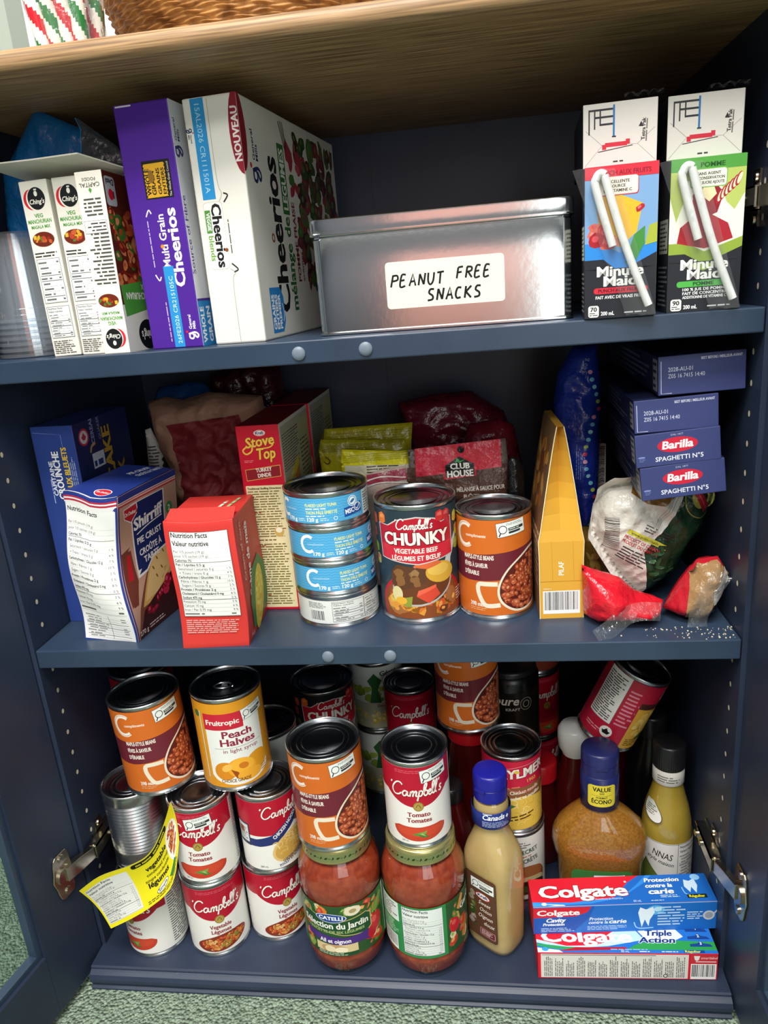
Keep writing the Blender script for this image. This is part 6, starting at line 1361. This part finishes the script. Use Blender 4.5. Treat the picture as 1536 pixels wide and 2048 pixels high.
# wide bottle of vinaigrette
t = thing('dressing_bottle', 'wide economy bottle of herb vinaigrette with a blue cap, behind the toothpaste boxes', 'bottle', (.5660, .086, ZB), (0, 0, math.radians(-2)))
rg = [(0, .038, .024, 2.6), (.003, .044, .028, 2.8), (.02, .046, .029, 3), (.072, .0475, .030, 3), (.078, .0505, .0315, 2.8), (.090, .0525, .0325, 2.4), (.100, .0510, .032, 2.3), (.110, .046, .030, 2.2), (.120, .037, .0265, 2.1), (.128, .028, .0225, 2), (.133, .022, .0205, 2), (.137, .0195, .0195, 2), (.142, .0188, .0188, 2)]
b = MB(); loft(b, rg, 72); b.build('plastic_bottle', 'glass', t, sharp=1.4)
b = MB(); loft(b, [(z, x-.0013, y-.0013, e) for z, x, y, e in rg[1:]], 72); b.build('vinaigrette', 'vinai', t, sharp=1.4)
b = MB(); a = Art(); a.rrect(-33, 8, 33, 68, 8, '3f7a3a').blobs(lambda u, v: -30 < u < -10 and 16 < v < 46, (-30, 16, -10, 46), ['a83a2c', '7a9a44', 'c8a060', '5a2a24'], 24, 5, 3).sticker(-9, 46, 2, 1.1).ell(8, 37, 14, 5.6, 'c9263c').ell(8, 37, 12.4, 4.6, 'f0eee8').text('Kraft', 8, 34.6, 5.2, '1c2c6c', 19, 'c', .06).stroke([(-20, 30), (0, 26), (24, 30)], 3, '7aa848').text('Italian', 2, 16, 8, 'f0f0e6', 40, 'c', .03)
a.emit(b, lambda u, v, o: Vector((u/1000, -.0304 * (1 - abs(u/1000/.0476) ** 3) ** (1/3) - .0006 - o, v/1000)), 4, 12, smooth=True); b.build('paper_label', 'gloss', t)
b = MB(); b.lathe([(.0200, .137), (.0206, .1372), (.0206, .178), (.0196, .1785)], 60, '1c2458'); a = Art(); a.rrect(-15.5, 7, 15.5, 34, 4, 'd9c83c').text('VALUE', 0, 26.4, 5, '25291c', 20, 'c', .05).text('SIZE', 0, 23, 2, '25291c', 5, 'c', .03).rect(-11, 21, 11, 21.3, '25291c').text('FORMAT', 0, 17.4, 2.4, '25291c', 12, 'c', .04).text('ÉCONO', 0, 11, 5, '25291c', 22, 'c', .05)
a.emit(b, cylmap(.0207, 0, .137), 2.5); b.build('cap_sleeve', 'gloss', t, sharp=1)
cap(t, .178, .2065, .0200, '25295e')
# round bottle with white labels
t = thing('dressing_bottle', 'yellow dressing bottle with white paper labels and a black cap, beside the right hinge', 'bottle', (.6440, .108, ZB))
rg = [(0, .024), (.003, .0272), (.01, .0285), (.085, .0285), (.100, .0275), (.118, .0240), (.134, .0195), (.146, .0168), (.156, .0160), (.172, .0158)]
b = MB(); b.lathe([(0, 0)] + [(r, z) for z, r in rg], 64); b.build('glass_bottle', 'glass', t, sharp=1.4)
b = MB(); b.lathe([(0, .002)] + [(r-.0013, z) for z, r in rg[1:9]] + [(0, .157)], 64); b.build('yellow_dressing', 'yelldress', t, sharp=1.4)
b = MB(); a = Art(); a.rect(-46, 14, 60, 84, 'd8d6d0').stroke([(-46, 83), (60, 83)], .5, '2c2c2c', n=1).poly([(-46, 14), (-46, 46), (-26, 60), (-6, 38), (-4, 14)], '5a6a2c').text('NNAS', -14, 66, 8, '2a2a2c', 22, bold=.01, rot=-12).text('style maison', -20, 60, 5, '2a2a2c', 30, bold=.01, shear=.2, rot=-14).rect(14, 14, 14.5, 84, '2c2c2c').nutri(15, 20, 40, 62, 12, 5, bg='d8d6d0', border=False)
a.emit(b, cylmap(.0288, facing(.64, .1), 0), 3.2); a = Art(); b.lathe([(.0164, .150), (.0168, .1505), (.0168, .1675), (.0164, .168)], 48, 'd6d4cc'); a.dashes(-12, 4, 26, 9, 3, '6a6862', seed=2).emit(b, cylmap(.0169, facing(.64, .1), .150), 3)
a = Art(); a.ell(0, 0, 8, 15, '3a3a38', rot=50).ell(0, 0, 7.4, 14.4, 'cfcdc6', rot=50).dashes(-7, -5, 14, 10, 5, '55534e', seed=5)
a.emit(b, lambda u, v, o: Vector(((.0235 + (-.0009*v if 0 else 0) - v/1000*.42 + o) * math.sin(facing(.64, .1) - .75 + u/1000/.022), -(.0235 - v/1000*.42 + o + .0006) * math.cos(facing(.64, .1) - .75 + u/1000/.022), .119 + v/1000)), 2.5, 3, smooth=True)
b.build('paper_label', 'paper', t, sharp=1)
cap(t, .1700, .1985, .0176, '1c1c1e', flip=False, rib=True)
# bottles in the shade at the back
def simple_bottle(name, label, x, y, prof, m, capc, z0, z1, rc, cat='bottle', z=ZB, flip=False, lab=None, cm='plastic', rz=0):
    t = thing(name, label, cat, (x, y, z), (0, 0, rz)); b = MB(); b.lathe([(0, 0)] + prof, 56); b.build('bottle_body', m, t, sharp=1)
    cap(t, z0, z1, rc, capc, flip=flip, m=cm)
    if lab:
        b = MB(); R_, zz, a = lab; a.emit(b, cylmap(R_, facing(x, y), zz), 4); b.build('paper_label', 'gloss', t)
kp = [(.033, .001), (.0355, .006), (.0355, .07), (.032, .10), (.0275, .13), (.024, .155), (.0215, .172), (.0215, .176)]
simple_bottle('ketchup_bottle', 'dark red ketchup bottle with a red cap, carrying the rear bean can', .4240, .163, kp, 'darkred', 'a8141e', .170, .1935, .0262)
simple_bottle('ketchup_bottle', 'second dark red bottle, only its red cap showing behind the arched-name soup can', .5070, .160, [(r_*.73, z_*.66) for r_, z_ in kp], 'darkred', 'b81420', .114, .138, .0205)
simple_bottle('sauce_bottle', 'dark sauce bottle behind the creamy onion dressing, left of the arched-name soup can', .4000, .0960, [(.028, .001), (.0285, .005), (.0285, .07), (.022, .10), (.014, .125), (.014, .135)], 'darkred', '1a1a1c', .132, .150, .0155)
a = Art(); a.rect(-45, 2, 45, 62, '17140f').text('pure', -20, 46, 11, 'cfcac0', 30, shear=.25, bold=.02).text('KRAFT', -6, 38, 3.4, 'b8b2a6', 18, bold=.02).ell(20, 46, 8, 8.6, '8f8b80').ell(20, 46, 7.2, 7.8, '17140f').ell(20, 46, 4.6, 5, '8f8b80').ell(20, 46, 3.6, 4, '17140f').ell(4, 12, 13, 4.6, '8c8c3c', rot=12).ell(6, 12.4, 9, 2.6, 'b0ae62', rot=12)
simple_bottle('mayonnaise_jar', 'black-labelled jar with white script and an olive motif, behind the arched-name soup can', .4760, .215, [(.034, .001), (.036, .006), (.036, .085), (.033, .092), (.030, .094)], 'black', '1d1d1f', .092, .1, .033, 'jar', z=ZB + .1405, lab=(.0363, .012, a))
can('vegetable_can', 'large can on the floor at the back, carrying the black-labelled jar', 'can', .4760, .215, ZB, .037, .1400, gg(1), 'b9b59c', 0)
a = Art(); a.ell(4, 10, 12, 4.6, 'a8202e').ell(4, 10, 10.8, 3.8, 'c9c5bc').text('Kraft', 4, 8, 4.6, '1c2c5c', 16, 'c', .05)
simple_bottle('dressing_bottle', 'dark bottle with a small oval badge, below and behind the toppled can', .5980, .233, [(.036, .001), (.038, .006), (.038, .10), (.034, .13), (.026, .155), (.018, .168), (.018, .175)], 'darkred', '151517', .170, .195, .019, lab=(.0330, .118, a))
simple_bottle('dressing_bottle', 'dark bottle with a black cap at the back, above the yellow dressing', .6400, .175, [(.028, .001), (.029, .006), (.029, .11), (.022, .14), (.016, .16), (.016, .17)], 'black', '17171a', .165, .192, .0175)
# tilted white-capped bottle
t = thing('dressing_bottle', 'bottle with a glossy white cap peeking out between its blue-capped neighbour and the arched-name can', 'bottle', (.549, .158, ZB))
b = MB(); b.lathe([(0, 0), (.024, .001), (.0255, .006), (.0255, .09), (.022, .115), (.0165, .135), (.0150, .150)], 48); b.build('bottle_body', 'darkred', t, sharp=1)
b = MB(); b.lathe([(.0158, .112), (.0185, .118), (.0150, .135), (.0152, .150), (.0195, .158), (.0205, .172), (.0200, .180), (.016, .186), (0, .188)], 48, 'd9dbd8'); b.build('cap', 'plastic', t, sharp=1)

# ============================================================ toothpaste boxes
def cg_top1(w, d):
    a = Art(); a.rect(0, 0, w, d, '1c66c0').poly([(0, 4), (0, d), (118, d), (104, d-9), (86, 9), (60, 4)], 'd41c30').poly([(0, 0), (0, 6), (40, 4), (96, 10), (120, 26), (132, d), (126, d), (112, 24), (92, 8), (60, 2)], '2f8ae0').poly([(0, 4.5), (32, 1.5), (34, 0), (0, 0)], 'dfe8f0').poly([(0, 0), (14, 0), (24, 1.2), (0, 5)], '3a9ae6').ell(12, 3, 2.6, 2, 'e8f2fa')
    a.text('Colgate', 9, 11, 15, 'f6f4f2', 92, bold=.07, outline=('8c1020', .03)).ell(102, d-8, 1.3, 1.3, 'f0d0d0').text('Dentifrice au Fluorure', 66, 6.4, 2, 'f0d8d8', 28)
    a.text('Protection', 122, d-9.5, 5, 'f2f6fa', 36, bold=.05, shear=.2, outline=('124a9a', .03)).text('contre la', 121, d-17, 5, 'f2f6fa', 28, bold=.05, shear=.2).text('carie', 122, d-25.5, 6.6, 'f2f6fa', 26, bold=.08, shear=.2, outline=('124a9a', .03))
    a.poly([(163, d-8), (161, d-17), (165, d-25), (168, d-18), (171, d-26), (175, d-16), (174, d-7), (168, d-10)], 'c4dcf0').ell(176, d-5, 5, 4, '8cc0ea').stroke([(158, d-18), (160, d-27), (170, d-28)], 1, '8cc8f0')
    a.dashes(133, 6.2, 26, 4, 2, 'c9def0', seed=2).rect(160, 4.5, 180, 9.5, '16241e').text('Régulier', 162, 5.6, 3, 'e0d83c', 16, bold=.05).text('60 mL', 104, 2, 2.6, 'd8e8f4', 8).dashes(122, 2.2, 14, 1.8, 1, 'd8e8f4', seed=4); return a
def cg_front1(w, h):
    a = Art(); a.rect(0, 0, w, h, '1a55b0').poly([(0, h-2), (0, 21), (44, 22), (56, 27), (60, h-2)], 'd41c30').poly([(40, 0), (w, 0), (w, h), (64, h), (58, 20)], '1e6cc4').poly([(0, h), (w, h), (w, h-1.2), (0, h-1.2)], '8cc4ee')
    a.text('Colgate', 4, 24, 6.6, 'f6f4f2', 44, bold=.07).text('Cavity', 13, 15, 5, 'f2f6fa', 20, bold=.08, shear=.25).text('Protection', 10, 10.4, 3.4, 'f2f6fa', 22, bold=.06, shear=.2).dashes(8, 2, 40, 6, 3, 'b0cdea', seed=2)
    a.text('Protection', 58, 16, 3.8, 'e6f0fa', 24, bold=.02, shear=.2).text('contre la', 57, 11.4, 3.8, 'e6f0fa', 20, bold=.02, shear=.2).text('carie', 78, 11.4, 5, 'f2f6fa', 18, bold=.05, shear=.2).dashes(56, 3, 44, 6, 3, 'b0cdea', seed=4)
    a.ell(126, 27, 9, 6, '58aee4').ell(128, 28, 4, 3, 'b8e0f6').poly([(108, 24), (110, 31), (116, 28), (123, 31), (125, 24), (120, 14), (119, 6), (115, 15), (112, 5), (110, 14)], 'e2eef6').stroke([(104, 12), (108, 4), (124, 4)], 1.2, '9cd0f0').dashes(128, 6, 32, 26, 7, 'b9d4ec', seed=6).dashes(158, 13, 17, 11, 4, 'cfe0f0', seed=8).ell(180, 18, 6, 6, 'c8ccd2').ell(180, 18, 4, 4, '9aa4b0').stroke([(185, 20), (188, 24)], 1.6, 'c8ccd2', n=1); return a
def cg_top2(w, d):
    a = Art(); a.rect(0, 0, w, d, 'd41c30').poly([(88, d), (74, 14), (60, 9), (30, 8), (0, 16), (0, 0), (w, 0), (w, d)], 'b8d8ee').poly([(96, d), (110, 16), (72, 8), (30, 5), (0, 12), (0, 0), (w, 0), (w, d)], '2470c8').poly([(100, 10), (120, 16), (w, 14), (w, 4), (90, 4)], '2c9a4c').poly([(104, 30), (112, 16), (134, 12), (150, 20), (140, 36)], 'dfeaf2').poly([(0, 11), (30, 7), (74, 6), (74, 4), (20, 4), (0, 8)], '2c9a5a').poly([(20, 2), (90, 4), (90, 7), (40, 6.5)], 'b01828').poly([(0, 6), (22, 3), (26, 0), (0, 0)], 'dfe8f0').ell(8, 4, 3.4, 2.4, '3a9ae6')
    a.text('Colgate', 6, 13, 14, 'f6f4f2', 92, bold=.07).text('Fluoride Toothpaste', 56, 9.6, 2.2, 'f0d8d8', 24)
    a.text('Triple', 112, 21, 6.6, '16307a', 27, bold=.08, shear=.25, outline=('eef4fa', .05)).text('Action', 104, 12.4, 6.6, '16307a', 36, bold=.08, shear=.25, outline=('eef4fa', .05)).dashes(74, 3, 40, 2.4, 1, '9ab8d8', seed=3)
    for i in range(3): a.poly([(154, 8 + i*9), (176, 8 + i*9), (174, 11 + i*9), (168, 12 + i*9), (165, 15 + i*9), (162, 12 + i*9), (154, 11 + i*9)], '16408c').text('321'[i], 165, 10.4 + i*9, 3.2, 'dfeaf4', None, 'c', .04)
    a.rect(146, .6, 166, 3.6, '16408c').text('Régulier', 147, 1, 2.4, 'd8dc3c', 15, bold=.05).text('80 mL', 84, .8, 2.4, 'd8e8f4', 8).dashes(102, .8, 14, 2, 1, 'e6f0f6', seed=6).dashes(124, .8, 18, 2, 1, 'e6f0f6', seed=7); return a
def cg_front2(w, h):
    a = Art(); a.rect(3, 1.5, 150, h-1.6, 'dddbd3')
    for k in range(13):
        a.dashes(6 + k * 11 + 9, 3, h - 7 - (k % 3) * 3, 9, 5, '4a4a4c', rot=90, seed=20+k, ragged=.25)
    a.rect(4, h-3.4, 118, h-2.6, '66605c').ell(128, 5, 2.4, 2.4, '2a2a2a').ell(128, 5, 1.5, 1.5, 'dddbd3').rrect(152, h-12, w-1.5, h-1.4, 1, 'c8323c').poly([(155, h-3), (161, h-3), (160, h-8), (158, h-9.5), (156, h-8)], 'efe4e2').text('smartlabel', 162, h-7, 3, 'f0dede', 16).rect(157, h-11, w-2, h-10, 'efe8e4').barcode(152.5, 1.2, w-154, 20, 5); return a
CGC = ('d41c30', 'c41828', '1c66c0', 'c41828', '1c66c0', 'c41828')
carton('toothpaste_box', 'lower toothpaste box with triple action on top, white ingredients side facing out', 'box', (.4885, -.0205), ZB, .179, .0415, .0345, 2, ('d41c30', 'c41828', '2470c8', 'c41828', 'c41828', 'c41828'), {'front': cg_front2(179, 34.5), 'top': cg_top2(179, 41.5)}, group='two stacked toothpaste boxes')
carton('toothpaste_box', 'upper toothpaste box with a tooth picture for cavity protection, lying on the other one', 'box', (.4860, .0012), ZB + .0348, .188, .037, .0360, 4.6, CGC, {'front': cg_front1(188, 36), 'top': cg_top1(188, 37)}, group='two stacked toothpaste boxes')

# ============================================================ camera, light
cam = D.cameras.new('camera'); co = D.objects.new('camera', cam); COL.objects.link(co)
r2 = Vector((.99037086, .11390942, -.07867788)); u2 = Vector((.04060609, .30430599, .95170847)); fw = Vector((-.13235071, .94573913, -.29675037))
m = Matrix((( r2.x, u2.x, -fw.x, CAM.x), (r2.y, u2.y, -fw.y, CAM.y), (r2.z, u2.z, -fw.z, CAM.z), (0, 0, 0, 1)))
co.matrix_world = m
cam.sensor_fit = 'VERTICAL'; cam.sensor_height = 24; cam.lens = 1472.2 / 2048 * 24; cam.clip_start = .01
SC.camera = co
def area(name, loc, sx, sy, e, rot=(0, 0, 0), col=(1, .97, .93)):
    l = D.lights.new(name, 'AREA'); l.shape = 'RECTANGLE'; l.size = sx; l.size_y = sy; l.energy = e; l.color = col
    o = D.objects.new(name, l); COL.objects.link(o); o.location = loc; o.rotation_euler = rot; return o
area('ceiling_light', (.35, -1.05, 2.55), 1.2, .6, 52)
area('ceiling_light', (.1, -2.3, 2.55), 1.2, .6, 34)
area('ceiling_light', (-1.3, -1.3, 2.55), .6, 1.2, 20)
w = D.worlds.new('world'); SC.world = w; w.use_nodes = True
w.node_tree.nodes['Background'].inputs[0].default_value = (.80, .86, 1, 1); w.node_tree.nodes['Background'].inputs[1].default_value = .25
SC.view_settings.view_transform = 'Standard'; SC.view_settings.look = 'None'; SC.view_settings.gamma = 1; SC.view_settings.exposure = .5
SC.view_settings.use_curve_mapping = False
SC.cycles.max_bounces = 10; SC.cycles.transparent_max_bounces = 24; SC.cycles.use_denoising = True
